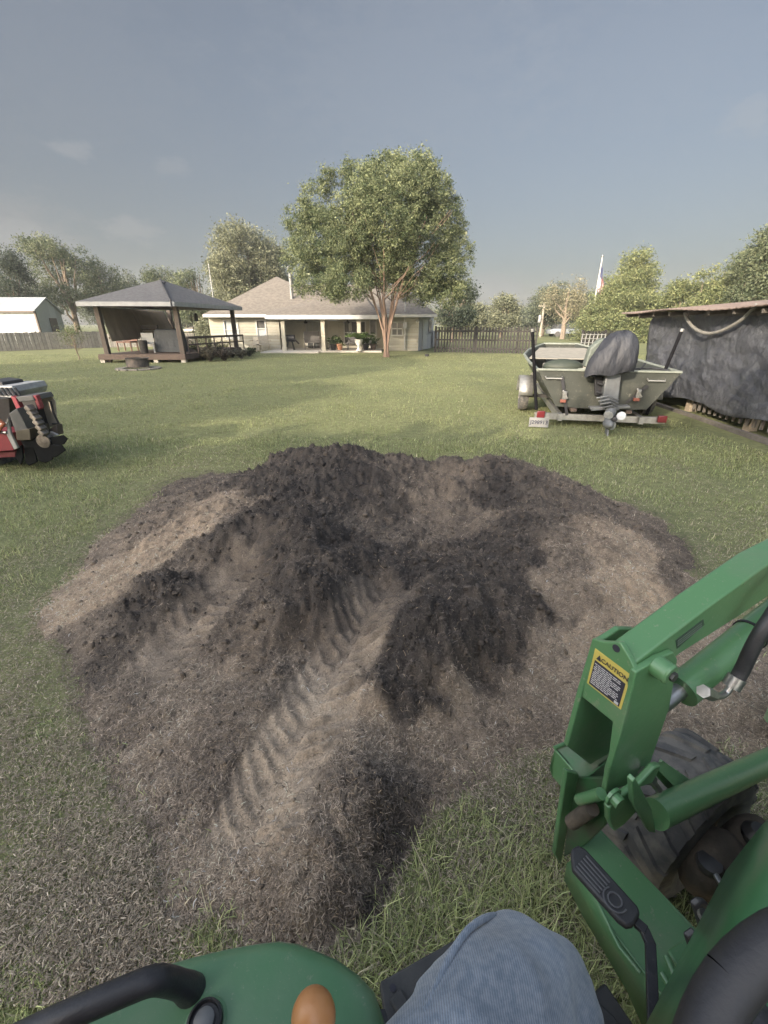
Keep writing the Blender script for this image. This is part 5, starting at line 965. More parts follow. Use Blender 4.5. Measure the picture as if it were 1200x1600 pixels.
pc = mp_(960, 655, 6.62); pr = MB(BX); pr.lathe(pc, [(.0, -.05), (.035, -.04), (.045, .06), (.035, .1)], axis=(.1, 1, 0), n=12); pr.build('propeller_hub', blackp, mo, smooth=True)
for k in range(3):
    a = k*2*math.pi/3+.5; u = Vector((math.cos(a), .12, math.sin(a))); v = Vector((-math.sin(a), .5, math.cos(a))).normalized(); ring = []
    for i in range(12):
        t_ = 2*math.pi*i/12; ring.append(pc+u*(.105+.07*math.cos(t_))+v*(.065*math.sin(t_)))
    MB(BX).prism(ring, (0, .012, 0)).build('propeller_blade', galv, mo, smooth=True, bevel=.004)
# trailer
tr_t = thing('boat_trailer', 'grey metal boat trailer with red tail lights under the olive boat', 'trailer', BX((0, 1.2, 0)), -BYAW)
zF = zB-.16
for sg in (-1, 1):
    MB(BX).bar((sg*.62, -.15, zF), (sg*.62, 3.9, zF), .07, .11).build('side_rail', alum, tr_t); MB(BX).bar((sg*.62, 3.9, zF), (0, 5.9, zF), .07, .1).build('tongue', alum, tr_t)
    MB(BX).bar((sg*.42, -.1, zF+.12), (sg*.42, 3.6, zF+.12), .09, .05).build('bunk', brownwood, tr_t)
    MB(BX).box((sg*.93, -.09, zF+.03), (.13, .06, .11)).build('tail_light', redlens, tr_t, bevel=.01)
    wh = MB(BX); wc = (sg*1.12, 1.35, .29); wh.lathe((wc[0]-.09, wc[1], wc[2]), [(.17, 0), (.27, .01), (.29, .05), (.29, .13), (.27, .17), (.17, .18)], axis=(1, 0, 0), n=28, closed=True); wo = wh.build('wheel', rubber, tr_t, smooth=True)
    MB(BX).lathe((wc[0]-.06, wc[1], wc[2]), [(.05, 0), (.168, .01), (.168, .11), (.05, .12)], axis=(1, 0, 0), n=20).build('rim', alum, wo, smooth=True)
    fm = MB(BX); rows = []
    for k in range(11):
        a = math.pi*(k/10)*1.0; rows.append([(wc[0]-.13, wc[1]+.37*math.cos(a), wc[2]+.05+.33*math.sin(a)), (wc[0]+.13, wc[1]+.37*math.cos(a), wc[2]+.05+.33*math.sin(a))])
    fm.grid(rows); fm.build('fender', alum, tr_t, solid=.012, smooth=True)
    MB(BX).bar((sg*.62, .0, zF), (sg*1.0, .05, zF), .06, .08).build('light_arm', alum, tr_t)
gl_ = [(-1, (838, 640), (832, 517), 7.5), (1, (1010, 648), (1065, 517), 7.45)]
for sg, b_, t_, Y in gl_:
    p0 = BM.inverted() @ Vector(at(*b_, Y)); p1 = BM.inverted() @ Vector(at(*t_, Y)); gpo = MB(BX).tube([p0, p0.lerp(p1, .5), p1], .026, 10).build('guide_pole', pm('matte_black_pole', (.008, .008, .01), None, 9, .8, spec=.15), tr_t, smooth=True)
    MB(BX).tube([p1-(p1-p0)*.01, p1+(p1-p0).normalized()*.03], .027, 10).build('pole_cap', alum, gpo)
MB(BX).bar((-1.02, -.02, zF-.005), (1.0, -.02, zF-.005), .07, .1).build('rear_crossbeam', alum, tr_t); MB(BX).bar((-1.05, 1.35, .29), (1.05, 1.35, .29), .06, .06).build('axle', blacksteel, tr_t)
MB(BX).bar((-.6, 2.6, zF-.01), (.6, 2.6, zF-.01), .06, .08).build('crossbeam', alum, tr_t)
def text(body, size, X, mat, name, parent, ext=.001, align='CENTER'):
    cu_ = bpy.data.curves.new(name, 'FONT'); cu_.body = body; cu_.size = size; cu_.extrude = ext; cu_.align_x = align; cu_.align_y = 'CENTER'; cu_.offset = size*.012
    tmp = bpy.data.objects.new(name, cu_); COL.objects.link(tmp); dg = bpy.context.evaluated_depsgraph_get(); me = bpy.data.meshes.new_from_object(tmp.evaluated_get(dg)); bpy.data.objects.remove(tmp); me.materials.clear(); me.materials.append(mat)
    me.transform(X); vs = np.array([v.co[:] for v in me.vertices]); c = (vs.min(0)+vs.max(0))/2; me.transform(Matrix.Translation(-Vector(c))); return link(name, me, parent, c)
plate_c = at(842, 660, 7.1); pcl = BM.inverted() @ Vector(plate_c); pl = MB(BX).box((pcl.x, pcl.y, pcl.z), (.31, .006, .155)).build('licence_plate', pm('plate_white', (.26, .26, .26), (.2, .2, .2), 9, .5), tr_t, bevel=.002)
TX = BM @ Matrix.Translation((pcl.x, pcl.y-.006, pcl.z)) @ Matrix.Rotation(R(90), 4, 'X'); text('J298913', .085, TX, pm('plate_ink', (.03, .035, .06)), 'plate_number', pl)
# ---- tarp shed on the right
sh = thing('tarp_shed', 'lean-to shed on the right with a black tarp wall and brown metal roof', 'shed', (6.6, 8, 0))
tarpm = pm('black_tarp', (.058, .062, .075), (.085, .09, .102), 7, .42, .04, 8, contrast=(.38, .62)); postw = pm('pale_post_wood', (.36, .3, .23), (.28, .235, .18), 8, .85); roofm = pm('brown_metal_roof', (.17, .13, .115), (.24, .19, .165), 3, .7, .01, 20); oldw = pm('old_grey_wood', (.10, .09, .08), (.16, .145, .13), 7, .9, .004, 40)
f0 = gp(1012, 627); f1 = gp(1200, 690); dF = Vector((f1-f0)[:2]).normalized(); A0 = Vector(f0[:2])-dF*.5; A1 = Vector(f1[:2])+dF*2.6
hA = at(985, 496, f0[1]+.3)[2]; hB = at(1200, 468, f1[1]+.1)[2]; hs_ = (hA+hB)/2
def SW(u, z, o=0):                                            # along the wall, height, out of it
    n = Vector((dF.y, -dF.x)); p = Vector(f0[:2])+dF*u; 
    if n.x > 0: n = -n
    p = p+n*o; return Vector((p.x, p.y, z))
LW = (Vector(f1[:2])-Vector(f0[:2])).length
rows = []; g = np.random.default_rng(3); NU, NV = 90, 44
for j in range(NV+1):
    row = []
    for i in range(NU+1):
        u = -.55+(LW+3.1)*i/NU; v = j/NV; z = .24+(hs_-.26)*(1-v)-(.05*math.sin(u*3) if j == NV else 0)
        o_ = float(fbm(np.array([u*1.0]), np.array([v*2.2]), 1.7, 4)[0])*.22+float(fbm(np.array([u*2.]), np.array([v*5.]), 3.1, 3)[0])*.05+math.sin(v*9+u*1.2+math.sin(u*2)*1.2)*.012+math.sin(u*7+v*3)*.012+abs(math.sin(u*2.1+v*1.5))*.03
        row.append(SW(u, z, o_*.8))
    rows.append(row)
MB().grid(rows).build('tarp', tarpm, sh, smooth=True, solid=.008)
# kneeling strip of boards and gap with studs below the tarp
MB().bar(SW(-.2, .03, .1), SW(LW+2.6, .03, .1), .09, .07).build('ground_board', oldw, sh)
MB().bar(SW(-.1, .30, -.12), SW(LW+2.6, .30, -.12), .05, .1).build('sill_board', oldw, sh)
k = 0
for u in np.arange(LW*.42, LW+2.4, .16): MB().bar(SW(u, .1, -.10), SW(u, .34, -.10), .03, .04, up=(1, 0, 0)).build('stud', oldw, sh)
for u in (-.62, LW*.34, LW*.8, LW+1.8): MB().bar(SW(u, 0, -.22), SW(u, hs_+.02, -.22), .14, .14, up=(1, 0, 0)).build('post', postw, sh, bevel=.006)
m = MB(); rf = []
for o_, z in ((.42, hs_+.02), (-3.2, hs_+.32)): rf.append([SW(u, z+.02*math.sin(u*2.2)+.006*math.sin(u*41), o_+.03*math.sin(u*1.7)) for u in np.linspace(-1.35, LW+2.8, 160)])
m.grid(rf); m.build('roof', roofm, sh, solid=.018, smooth=True)
MB().bar(SW(-1.2, hs_-.04, .02), SW(LW+2.6, hs_-.04, .02), .05, .1).build('eave_beam', oldw, sh)
for u in np.arange(-1.2, LW+2.6, .62): MB().bar(SW(u, hs_-.04, .33), SW(u, hs_+.2, -3.1), .04, .06).build('rafter', oldw, sh)
MB().prism([SW(-.6, 0, -3), SW(-.6, 0, -.3), SW(-.6, hs_, -.3), SW(-.6, hs_+.2, -3)], (0, -.03, 0)).build('end_wall', oldw, sh)
MB().prism([SW(-.6, 0, -3.1), SW(LW+2.6, 0, -3.1), SW(LW+2.6, hs_+.2, -3.1), SW(-.6, hs_+.2, -3.1)], (.03, 0, 0)).build('back_wall', oldw, sh)
def wall_hit(px_, py_, o):                                     # point of the wall plane seen at this place of the photo
    n = (SW(0, 0, 1)-SW(0, 0, 0)); p0 = SW(0, 0, o); r = Vector(ray(px_, py_)); c = Vector((0, 0, EYE)); t_ = (p0-c).dot(n)/r.dot(n); return c+r*t_
m = MB(); pts = [wall_hit(x, y, .17) for x, y in [(1070, 489), (1074, 499), (1082, 510), (1094, 518), (1108, 521), (1124, 518), (1140, 511), (1158, 500), (1172, 487), (1182, 476)]]
m.tube(smooth_path([tuple(p) for p in pts], 4), .027, 10); mr_ = m.build('hanging_rope', pm('old_rope', (.19, .185, .17), (.25, .24, .22), 12, .9), smooth=True); tag(mr_, 'thick pale old rope hanging in a loop from the eave over the black tarp', 'rope')
for c_ in pts[4:9]: pass
# ---- stump grinder at the left edge
redp = pm('red_machine_paint', (.22, .028, .042), (.18, .03, .04), 9, .5, .001, 50); wear(redp, (.25, .2, .16), .5, 20); dkgreen = pm('dark_rubber_flap', (.006, .007, .008), (.012, .013, .014), 9, .95, spec=.12); chrome = steel; greyb = pm('grey_box_steel', (.06, .065, .07), (.09, .09, .09), 9, .5); tanp = pm('dirty_clear_guard', (.42, .37, .31), (.3, .28, .23), 5, .6)
YG = float(gp(60, 726)[1]); sg_ = thing('stump_grinder', 'red and black stump grinder with rubber flaps at the left edge of the lawn', 'stump grinder', (float(gp(40, 722)[0]), YG, 0))
def G(pts, Y, th, name, mat, par=None, bevel=.006): return MB().prism([tuple(at(x, y, YG+Y)) for x, y in pts], (0, th, 0)).build(name, mat, par or sg_, bevel=bevel)
def Gt(pts, Y, r, name, mat, par=None, n=8): return MB().tube([tuple(at(x, y, YG+Y)) for x, y in pts], r, n).build(name, mat, par or sg_, smooth=True)
cpm = G([(-30, 604), (18, 603), (24, 612), (22, 622), (-30, 618)], -.25, .5, 'engine_cover', galv)
for k in range(6): Gt([(-12+k*7, 606), (-4+k*7, 618)], -.262, .012, 'louvre', blackp, cpm, 6)
G([(-20, 594), (3, 597), (6, 603), (-20, 604)], -.15, .3, 'air_cleaner', blackp)
G([(16, 619), (24, 621), (47, 668), (41, 672)], -.32, .06, 'boom_side', redp); G([(48, 618), (56, 618), (64, 638), (60, 641), (54, 626)], -.32, .06, 'boom_side', redp)
G([(24, 620), (50, 618), (55, 626), (30, 628)], -.33, .3, 'boom_cap', greyb); G([(26, 626), (54, 624), (66, 664), (74, 684), (48, 690)], -.12, .1, 'boom_inner', blackp)
G([(14, 646), (26, 638), (44, 672), (24, 676)], -.42, .25, 'gearbox_side', greyb); G([(24, 673), (46, 670), (48, 688), (26, 688)], -.44, .3, 'gearbox', pm('brown_grease_steel', (.075, .065, .05), (.1, .09, .07), 9, .6, metal=.3))
for k, (x, y) in enumerate([(44, 638), (48, 645), (53, 652), (57, 660), (61, 668), (65, 676)]):
    MB().box(tuple(at(x+3, y, YG-.4)), (.07, .09, .05), rot=Euler((0, R(50), 0)).to_matrix()).build('cutter_tooth', pm('worn_steel', (.10, .09, .08), (.22, .2, .18), 20, .5, metal=.5), sg_, bevel=.01)
Gt([(50, 640), (66, 672), (72, 694)], -.36, .028, 'cutter_bar', pm('worn_steel', (.2, .18, .15))); Gt([(62, 650), (76, 680)], -.3, .02, 'hose', blackp)
MB().lathe(tuple(at(66, 690, YG-.42)), [(.02, 0), (.075, .01), (.08, .09), (.02, .1)], axis=(0, 1, 0), n=16).build('pulley', pm('worn_steel', (.2, .18, .15)), sg_, smooth=True)
G([(58, 620), (80, 618), (86, 626), (90, 664), (78, 668), (66, 648)], -.02, .012, 'splash_guard', tanp); Gt([(79, 627), (84, 646), (92, 662), (82, 662)], -.06, .012, 'guard_rod', blackp)
G([(76, 670), (88, 664), (91, 680), (78, 684)], -.12, .1, 'guard_bracket', brn); G([(78, 674), (91, 680), (78, 684)], -.2, .03, 'guard_plate', galv)
for k, pts_ in enumerate([[(26, 700), (34, 695), (36, 716), (32, 727), (24, 714)], [(37, 695), (52, 696), (58, 722), (45, 728), (39, 722)], [(30, 686), (76, 684), (84, 700), (82, 718), (70, 724), (60, 720), (52, 700), (38, 700)], [(76, 684), (98, 680), (105, 686), (100, 694), (92, 697), (82, 694)], [(80, 695), (96, 696), (102, 704), (88, 714), (78, 716)]]):
    G(pts_, -.3+.06*(k % 2)-.05*k, .02, 'rubber_flap', dkgreen)
G([(-40, 678), (12, 678), (22, 704), (-40, 708)], -.35, .5, 'front_body', redp); G([(-40, 708), (24, 705), (24, 714), (-40, 718)], -.3, .45, 'skid', pm('dark_red', (.12, .02, .03))); G([(12, 652), (16, 676), (28, 700), (22, 703), (10, 680)], -.37, .03, 'support_arm', galv)
Gt([(-30, 664), (12, 662), (14, 655)], -.36, .015, 'pipe', chrome); Gt([(-10, 650), (6, 662), (-4, 676)], -.4, .02, 'hydraulic_hose', pm('orange_hose', (.3, .1, .05))); Gt([(-30, 672), (10, 676)], -.38, .015, 'pipe', chrome); G([(-40, 622), (14, 622), (18, 676), (-40, 676)], 0, .4, 'engine_block', blackp)
wg = MB().lathe(tuple(at(-18, 704, YG+.1)), [(.1, 0), (.28, .01), (.3, .05), (.3, .17), (.28, .21), (.1, .22)], axis=(1, 0, 0), n=26); wg.build('wheel', rubber, sg_, smooth=True)
# ================================================================== TRACTOR (driver's seat view), DRIVER
TH = R(26); Fv = Vector((math.cos(TH), math.sin(TH), 0)); Lv = Vector((-math.sin(TH), math.cos(TH), 0))
def TP(p): return Fv*p[0]+Lv*p[1]+Vector((0, 0, p[2]))      # (forward, left, up) measured from below the driver's eyes
tc_ = thing('tractor', 'green compact tractor with a front loader, seen from its driver seat', 'tractor', TP((.5, -.06, 0)), TH)
yellowp = pm('decal_yellow', (.55, .45, .10), (.5, .42, .12), 12, .5); decalb = pm('decal_black', (.03, .03, .045)); decalw = pm('decal_white', (.5, .5, .52))
def tb(pts, r, name, mat, par=None, n=16, sm=True, bevel=0): return MB(TP).tube(pts, r, n).build(name, mat, par or tc_, smooth=sm, bevel=bevel)
def tprism(poly, off, name, mat, par=None, bevel=.004, seg=3): return MB(TP).prism(poly, off).build(name, mat, par or tc_, bevel=bevel, seg=seg)
def _b(px, py, fn):
    r = Vector(ray(px, py)); t = fn(r); P = r*t; return (P.dot(Fv), P.dot(Lv), EYE+P.z)
def pL(px, py, l): return _b(px, py, lambda r: l/r.dot(Lv))          # the point of the plane l metres left of the eyes
def pF(px, py, f): return _b(px, py, lambda r: f/r.dot(Fv))
def pZ(px, py, z): return _b(px, py, lambda r: (z-EYE)/r.z)
def pD(px, py, d): r = Vector(ray(px, py))*d; return (r.dot(Fv), r.dot(Lv), EYE+r.z)
def shift(pts, d): return [(p[0]+d[0], p[1]+d[1], p[2]+d[2]) for p in pts]
lo, li, FB = .43, .33, .66
# loader mast: back plate with the caution label, inner and outer side plates
rear = [pF(x, y, FB) for x, y in [(925, 998), (942, 1003), (969, 1004), (984, 1030), (994, 1051), (972, 1140), (954, 1200), (948, 1200), (957, 1128), (901, 1082)]]
mast = tprism(rear, (.012, 0, 0), 'mast_back_plate', green, bevel=.002)
hr = pF(963, 1013, FB); MB(TP).lathe((FB-.001, hr[1], hr[2]), [(.0005, 0), (.0075, 0), (.0075, .003), (.0005, .003)], axis=(1, 0, 0), n=16).build('hole', decalb, mast)
inner = [pL(x, y, li) for x, y in [(994, 1051), (1030, 1028), (1053, 1019), (1059, 1030), (1056, 1050), (1047, 1104), (1017, 1191), (986, 1225), (946, 1240), (952, 1205), (972, 1140)]]
tprism(inner, (0, .012, 0), 'mast_inner_plate', green, bevel=.003)
ou = [pL(x, y, lo) for x, y in [(925, 998), (940, 990), (960, 977), (985, 978), (990, 1000), (985, 1060), (955, 1170), (930, 1200), (880, 1160), (901, 1078)]]
tprism(ou, (0, -.012, 0), 'mast_outer_plate', green, bevel=.003)
bc = pL(1050, 1056, li-.03); MB(TP).lathe(bc, [(.010, 0), (.017, .0), (.020, .004), (.020, .03)], axis=(0, 1, 0), n=24).build('pivot_boss', green, tc_, smooth=True)
MB(TP).lathe((bc[0], bc[1]-.006, bc[2]), [(.001, 0), (.009, .0), (.009, .007)], axis=(0, 1, 0), n=6).build('pivot_bolt', blacksteel, tc_)
# the caution label: lettering, symbol, lines of small print
lc = [pF(x, y, FB-.0008) for x, y in [(930, 1013), (986, 1055), (970, 1109), (917, 1067)]]
lab = MB(TP).prism(lc, (.0008, 0, 0)).build('warning_label', yellowp, tc_)
def LB(u, v, o=.0008):                                       # u 0..1 across, v 0..1 downwards
    a = Vector(lc[0]).lerp(Vector(lc[1]), u); b = Vector(lc[3]).lerp(Vector(lc[2]), u); p = a.lerp(b, v); return (p[0]-o, p[1], p[2])
q = [(.07, .27), (.94, .29), (.94, .96), (.06, .96)]; MB(TP).prism([LB(*p) for p in q], (.0004, 0, 0)).build('label_panel', decalb, lab)
m = MB(TP); g = np.random.default_rng(2)
for k in range(12):
    v = .33+k*.049; u = .1+(.03 if k in (1, 4) else 0)
    while u < .82-(.25 if k in (2, 6, 11) else 0):
        du = g.uniform(.05, .14); m.prism([LB(u, v, .0016), LB(min(u+du, .86), v, .0016), LB(min(u+du, .86), v+.022, .0016), LB(u, v+.022, .0016)], (.0003, 0, 0)); u += du+.018
m.prism([LB(.8, .87, .0016), LB(.91, .87, .0016), LB(.91, .94, .0016), LB(.8, .94, .0016)], (.0003, 0, 0)); m.build('small_print', decalw, lab)
MB(TP).prism([LB(.1, .215, .0016), LB(.24, .215, .0016), LB(.17, .07, .0016)], (.0003, 0, 0)).build('warning_symbol', decalb, lab)
ex = (Vector(TP(LB(1, .15)))-Vector(TP(LB(0, .15)))); exl = ex.length; ex.normalize(); ey = (Vector(TP(LB(0, 0)))-Vector(TP(LB(0, 1)))).normalized(); ny_ = ex.cross(ey).normalized()
cxt = Vector(TP(LB(.61, .155, .0014))); TXm = Matrix(((ex.x, ey.x, ny_.x, cxt.x), (ex.y, ey.y, ny_.y, cxt.y), (ex.z, ey.z, ny_.z, cxt.z), (0, 0, 0, 1)))
text('CAUTION', exl*.165, TXm, decalb, 'label_heading', lab, .0002)
# lift arm
top_ = [pL(x, y, li+.012) for x, y in [(990, 1038), (1104, 951), (1200, 882)]]; bot_ = [pL(x, y, li+.012) for x, y in [(1030, 1050), (1062, 1022), (1152, 965), (1200, 932)]]
e1 = top_[-1]; e2 = bot_[-1]; more_t = [(e1[0]+.3, 0, e1[2]+.03), (e1[0]+.6, 0, e1[2]-.12), (e1[0]+.85, 0, e1[2]-.42), (e1[0]+.98, 0, e1[2]-.78)]; more_b = [(e2[0]+.2, 0, e2[2]+.02), (e2[0]+.45, 0, e2[2]-.1), (e2[0]+.66, 0, e2[2]-.36), (e2[0]+.78, 0, e2[2]-.70)]
ringp = top_+more_t+more_b[::-1]+bot_[::-1]
armo = tprism([(p[0], li+.012, p[2]) for p in ringp], (0, .055, 0), 'loader_arm', green, bevel=.004)
pl_ = MB(TP).prism([pL(x, y, li+.0112) for x, y in [(1056, 1001), (1099, 968), (1101, 976), (1058, 1014)]], (0, .0006, 0)).build('arm_label', pm('faded_black_decal', (.03, .055, .04), (.05, .085, .06), 40, .5), armo); m = MB(TP)
for k in range(3): m.prism([pL(x, y+k*3.2, li+.0104) for x, y in [(1059, 1002), (1097, 973), (1097, 974.2), (1059, 1003.2)]], (0, .0005, 0))
m.build('label_print', pm('faded_grey_ink', (.13, .17, .14)), pl_)
# bucket at the end of the arms, beyond the right edge of the photo
other = tprism([(p[0], -.12-li-.08, p[2]) for p in ringp], (0, .068, 0), 'loader_arm', green, bevel=.004)
bx = e1[0]+.9; prof = [(bx+.05, .42), (bx-.0, .30), (bx+.02, .12), (bx+.12, .04), (bx+.5, .02)]
MB(TP).grid([[(f, l, z) for f, z in prof] for l in np.linspace(-.7, .46, 6)]).build('bucket', dusty_green, tc_, solid=.012)
for l in (-.7, .46): MB(TP).prism([(f, l, z) for f, z in prof], (0, .01, 0)).build('bucket_side', dusty_green, tc_)
# boom cylinder with rod and hose
V0 = Vector(pL(1068, 1074, li+.02)); V1 = Vector(pL(1200, 968, li+.02)); dC = (V1-V0).normalized(); V0 = V0+dC*.0
tb([V0, V0+dC*.62], .033, 'lift_cylinder', green, n=28); tb([V0-dC*.012, V0+dC*.018], .037, 'cylinder_gland', green, n=28); tb([V0-dC*.14, V0], .017, 'cylinder_rod', steel, n=16)
ct = Vector(pL(1172, 986, li+.02)); ct = V0+dC*(ct-V0).dot(dC); tb([ct, ct+dC*.006], .036, 'cable_tie', blackp, n=24)
lh = .285; hz = [pL(x, y, lh) for x, y in [(1112, 1084), (1122, 1088), (1133, 1084), (1141, 1074), (1148, 1066), (1160, 1046), (1172, 1020), (1185, 995), (1200, 972), (1240, 920), (1330, 850)]]
hs_o = tb(smooth_path(hz[4:], 5), .0135, 'hydraulic_hose', blackp, n=14); tb(smooth_path(hz[:5], 5), .0065, 'hose_elbow', steel, hs_o, n=12); tb([pL(1142, 1073, lh), pL(1152, 1058, lh)], .0165, 'hose_ferrule', steel, hs_o, n=16)
tb([pL(1099, 1080, lh), pL(1113, 1086, lh)], .0125, 'hose_nut', steel, hs_o, n=6, sm=False)
# brace tube and its bracket low on the mast
lb = .285; B0 = Vector(pL(1023, 1272, lb)); B1 = Vector(pL(1200, 1190, lb)); tb([B0, B1, B1+(B1-B0)*.6], .0315, 'brace_tube', green, n=28)
tprism([pL(x, y, lb-.012) for x, y in [(993, 1216), (1002, 1232), (1019, 1266), (1025, 1302), (1014, 1300), (990, 1256), (988, 1222)]], (0, .012, 0), 'brace_flap', green, bevel=.002)
tprism([pL(x, y, .31) for x, y in [(942, 1254), (968, 1232), (992, 1214), (1014, 1190), (1024, 1188), (1010, 1215), (990, 1222), (988, 1257), (966, 1280), (951, 1290), (943, 1275)]], (0, -.014, 0), 'brace_ear', green, bevel=.004)
sh_ = [pL(1012, 1192, .34), pL(1036, 1189, .345), pL(1096, 1231, .32), pL(1060, 1232, .31), pL(1028, 1200, .335)]; MB(TP).prism(sh_, (0, -.004, -.008)).build('brace_shelf', green, tc_, bevel=.002)
MB(TP).prism([pL(1036, 1189, .345), pL(1096, 1231, .32), pL(1050, 1240, .32), pL(1025, 1212, .34)], (0, .008, 0)).build('brace_web', green, tc_, bevel=.002)
bb = pL(964, 1251, .294); MB(TP).lathe(bb, [(.001, -.008), (.013, -.008), (.013, .006), (.02, .006), (.02, .012), (.001, .012)], axis=(0, 1, 0), n=12).build('brace_bolt', green, tc_)
tb([pL(1014, 1214, .31), pL(1029, 1234, .295)], .008, 'frame_bolt', steel, n=10); tb([pL(1008, 1208, .315), pL(1016, 1217, .308)], .0155, 'frame_nut', steel, n=6, sm=False)
# step-shaped bracket at the foot of the mast
zs = .63; st = [pZ(866, 1170, zs), pZ(910, 1221, zs), pZ(962, 1180, zs), pZ(939, 1141, zs)]
MB(TP).prism(st, (0, 0, -.008)).build('mast_step_top', dusty_green, tc_, bevel=.003)
MB(TP).tube([(p[0], p[1], p[2]+.003) for p in (st[0], st[3], pZ(960, 1150, zs))], .005, 8).build('weld_rib', green, tc_)
fr = [st[0], st[1], tuple(Vector(st[1])-Vector((0, 0, .085))), tuple(Vector(st[0])-Vector((-.015, 0, .11))), tuple(Vector(st[0])-Vector((0, 0, .07)))]
MB(TP).prism(fr, (.008, 0, 0)).build('mast_step_front', green, tc_, bevel=.002)
MB(TP).prism([st[1], st[2], tuple(Vector(st[2])-Vector((0, 0, .16))), tuple(Vector(st[1])-Vector((-.02, 0, .12)))], (0, .008, 0)).build('mast_step_side', green, tc_, bevel=.002)
lf = .405; fpz = [pL(x, y, lf) for x, y in [(886, 1205), (872, 1300), (867, 1336), (877, 1352), (889, 1285), (908, 1236), (905, 1210)]]; MB(TP).prism(fpz, (0, .012, 0)).build('mast_foot_plate', green, tc_, bevel=.003)
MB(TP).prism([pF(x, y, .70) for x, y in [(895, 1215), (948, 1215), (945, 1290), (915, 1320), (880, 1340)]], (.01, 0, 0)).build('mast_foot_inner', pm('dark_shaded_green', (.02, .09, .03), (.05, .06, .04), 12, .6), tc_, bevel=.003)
tb([pF(893, 1285, .67), pF(925, 1262, .67)], .016, 'foot_pin', mud, n=12); tb([pF(905, 1250, .665), pF(940, 1240, .665)], .012, 'foot_pin', green, n=12)
# cross member running from the mast to the chassis
zc = .43; cm = [pZ(x, y, zc) for x, y in [(901, 1312), (936, 1296), (1088, 1455), (1104, 1500), (1075, 1590), (1052, 1578), (1005, 1516), (954, 1449), (900, 1338)]]
MB(TP).prism(cm, (0, 0, -.008)).build('cross_member_top', green, tc_, bevel=.004)
lw = [cm[8], cm[7], cm[6], cm[5]]; lwd = [pZ(887, 1349, .36), pZ(915, 1402, .36), pZ(990, 1524, .36), pZ(1020, 1590, .34)]
m = MB(TP); m.grid([[tuple(Vector(a)) for a in lw], lwd, shift(lwd, (.01, 0, -.08))]); m.build('cross_member_face', green, tc_, solid=.006, smooth=True)
m = MB(TP); m.grid([[cm[1], cm[2]], shift([cm[1], cm[2]], (0, 0, -.1))]); m.build('cross_member_face', green, tc_, solid=.006)
tb([pZ(953, 1450, zc+.002), pZ(968, 1480, zc+.002), pZ(1000, 1520, zc+.003)], .004, 'weld_rib', green)
cb = [pZ(1043, 1483, .47), pZ(1080, 1459, .47), pZ(1096, 1457, .47), pZ(1102, 1477, .47), pZ(1076, 1542, .47)]; MB(TP).prism(cb, (0, 0, -.008)).build('chassis_bracket', green, tc_, bevel=.004)
tb([pZ(1041, 1494, .475), pZ(1052, 1520, .475), pZ(1074, 1546, .475)], .006, 'weld_rib', green); tb([pZ(1034, 1520, .455), pZ(1050, 1548, .455), pZ(1066, 1566, .455)], .006, 'weld_rib', green)
MB(TP).prism([pD(x, y, .80) for x, y in [(1086, 1418), (1096, 1410), (1108, 1412), (1118, 1440), (1112, 1468), (1103, 1474), (1094, 1440)]], (0, .012, 0)).build('linkage_plate', blacksteel, tc_, bevel=.003)
lbp = pD(1102, 1431, .785); MB(TP).lathe(lbp, [(.001, -.002), (.011, -.002), (.011, .006), (.001, .006)], axis=(-.2, .3, -1), n=20).build('linkage_bolt', steel, tc_)
MB(TP).prism([pD(x, y, .77) for x, y in [(1076, 1468), (1090, 1458), (1099, 1492), (1090, 1512)]], (0, .012, 0)).build('linkage_plate', blacksteel, tc_, bevel=.003)
MB(TP).prism([pD(x, y, .66) for x, y in [(1036, 1578), (1052, 1556), (1064, 1556), (1072, 1575), (1060, 1610), (1030, 1610)]], (0, .01, 0)).build('linkage_plate', blacksteel, tc_, bevel=.003); lbp = pD(1060, 1573, .65); MB(TP).lathe(lbp, [(.001, -.002), (.008, -.002), (.008, .004), (.001, .004)], axis=(-.2, .3, -1), n=16).build('linkage_bolt', steel, tc_)
# front axle, knuckle, tie rod, chassis and engine
tb([(1.15, .28, .25), (1.12, .1, .30), (1.12, -.25, .30)], [.05, .045, .045], 'front_axle', mud, n=14); MB(TP).ball((1.10, .23, .26), (.10, .07, .10)).build('axle_knuckle', mud, tc_, smooth=True)
tre = pZ(1108, 1350, .33); tb([tre, pZ(1124, 1377, .335), pZ(1150, 1415, .35)], .0075, 'tie_rod', steel, n=12); MB(TP).lathe((tre[0], tre[1], tre[2]-.012), [(.01, 0), (.026, 0), (.03, .012), (.027, .022), (.012, .026)], n=24).build('tie_rod_end', blacksteel, tc_, smooth=True)
MB(TP).ball((1.22, .22, .28), (.09, .05, .08)).build('hub_housing', mud, tc_, smooth=True); MB(TP).lathe((1.2, .2, .36), [(.03, -.1), (.035, 0), (.02, .02)], n=16).build('kingpin', blacksteel, tc_, smooth=True)
MB(TP).box((.5, -.06, .36), (1.5, .16, .18)).build('chassis', blacksteel, tc_, bevel=.01); MB(TP).box((1.0, -.06, .6), (.5, .26, .36)).build('engine', blacksteel, tc_, bevel=.02)
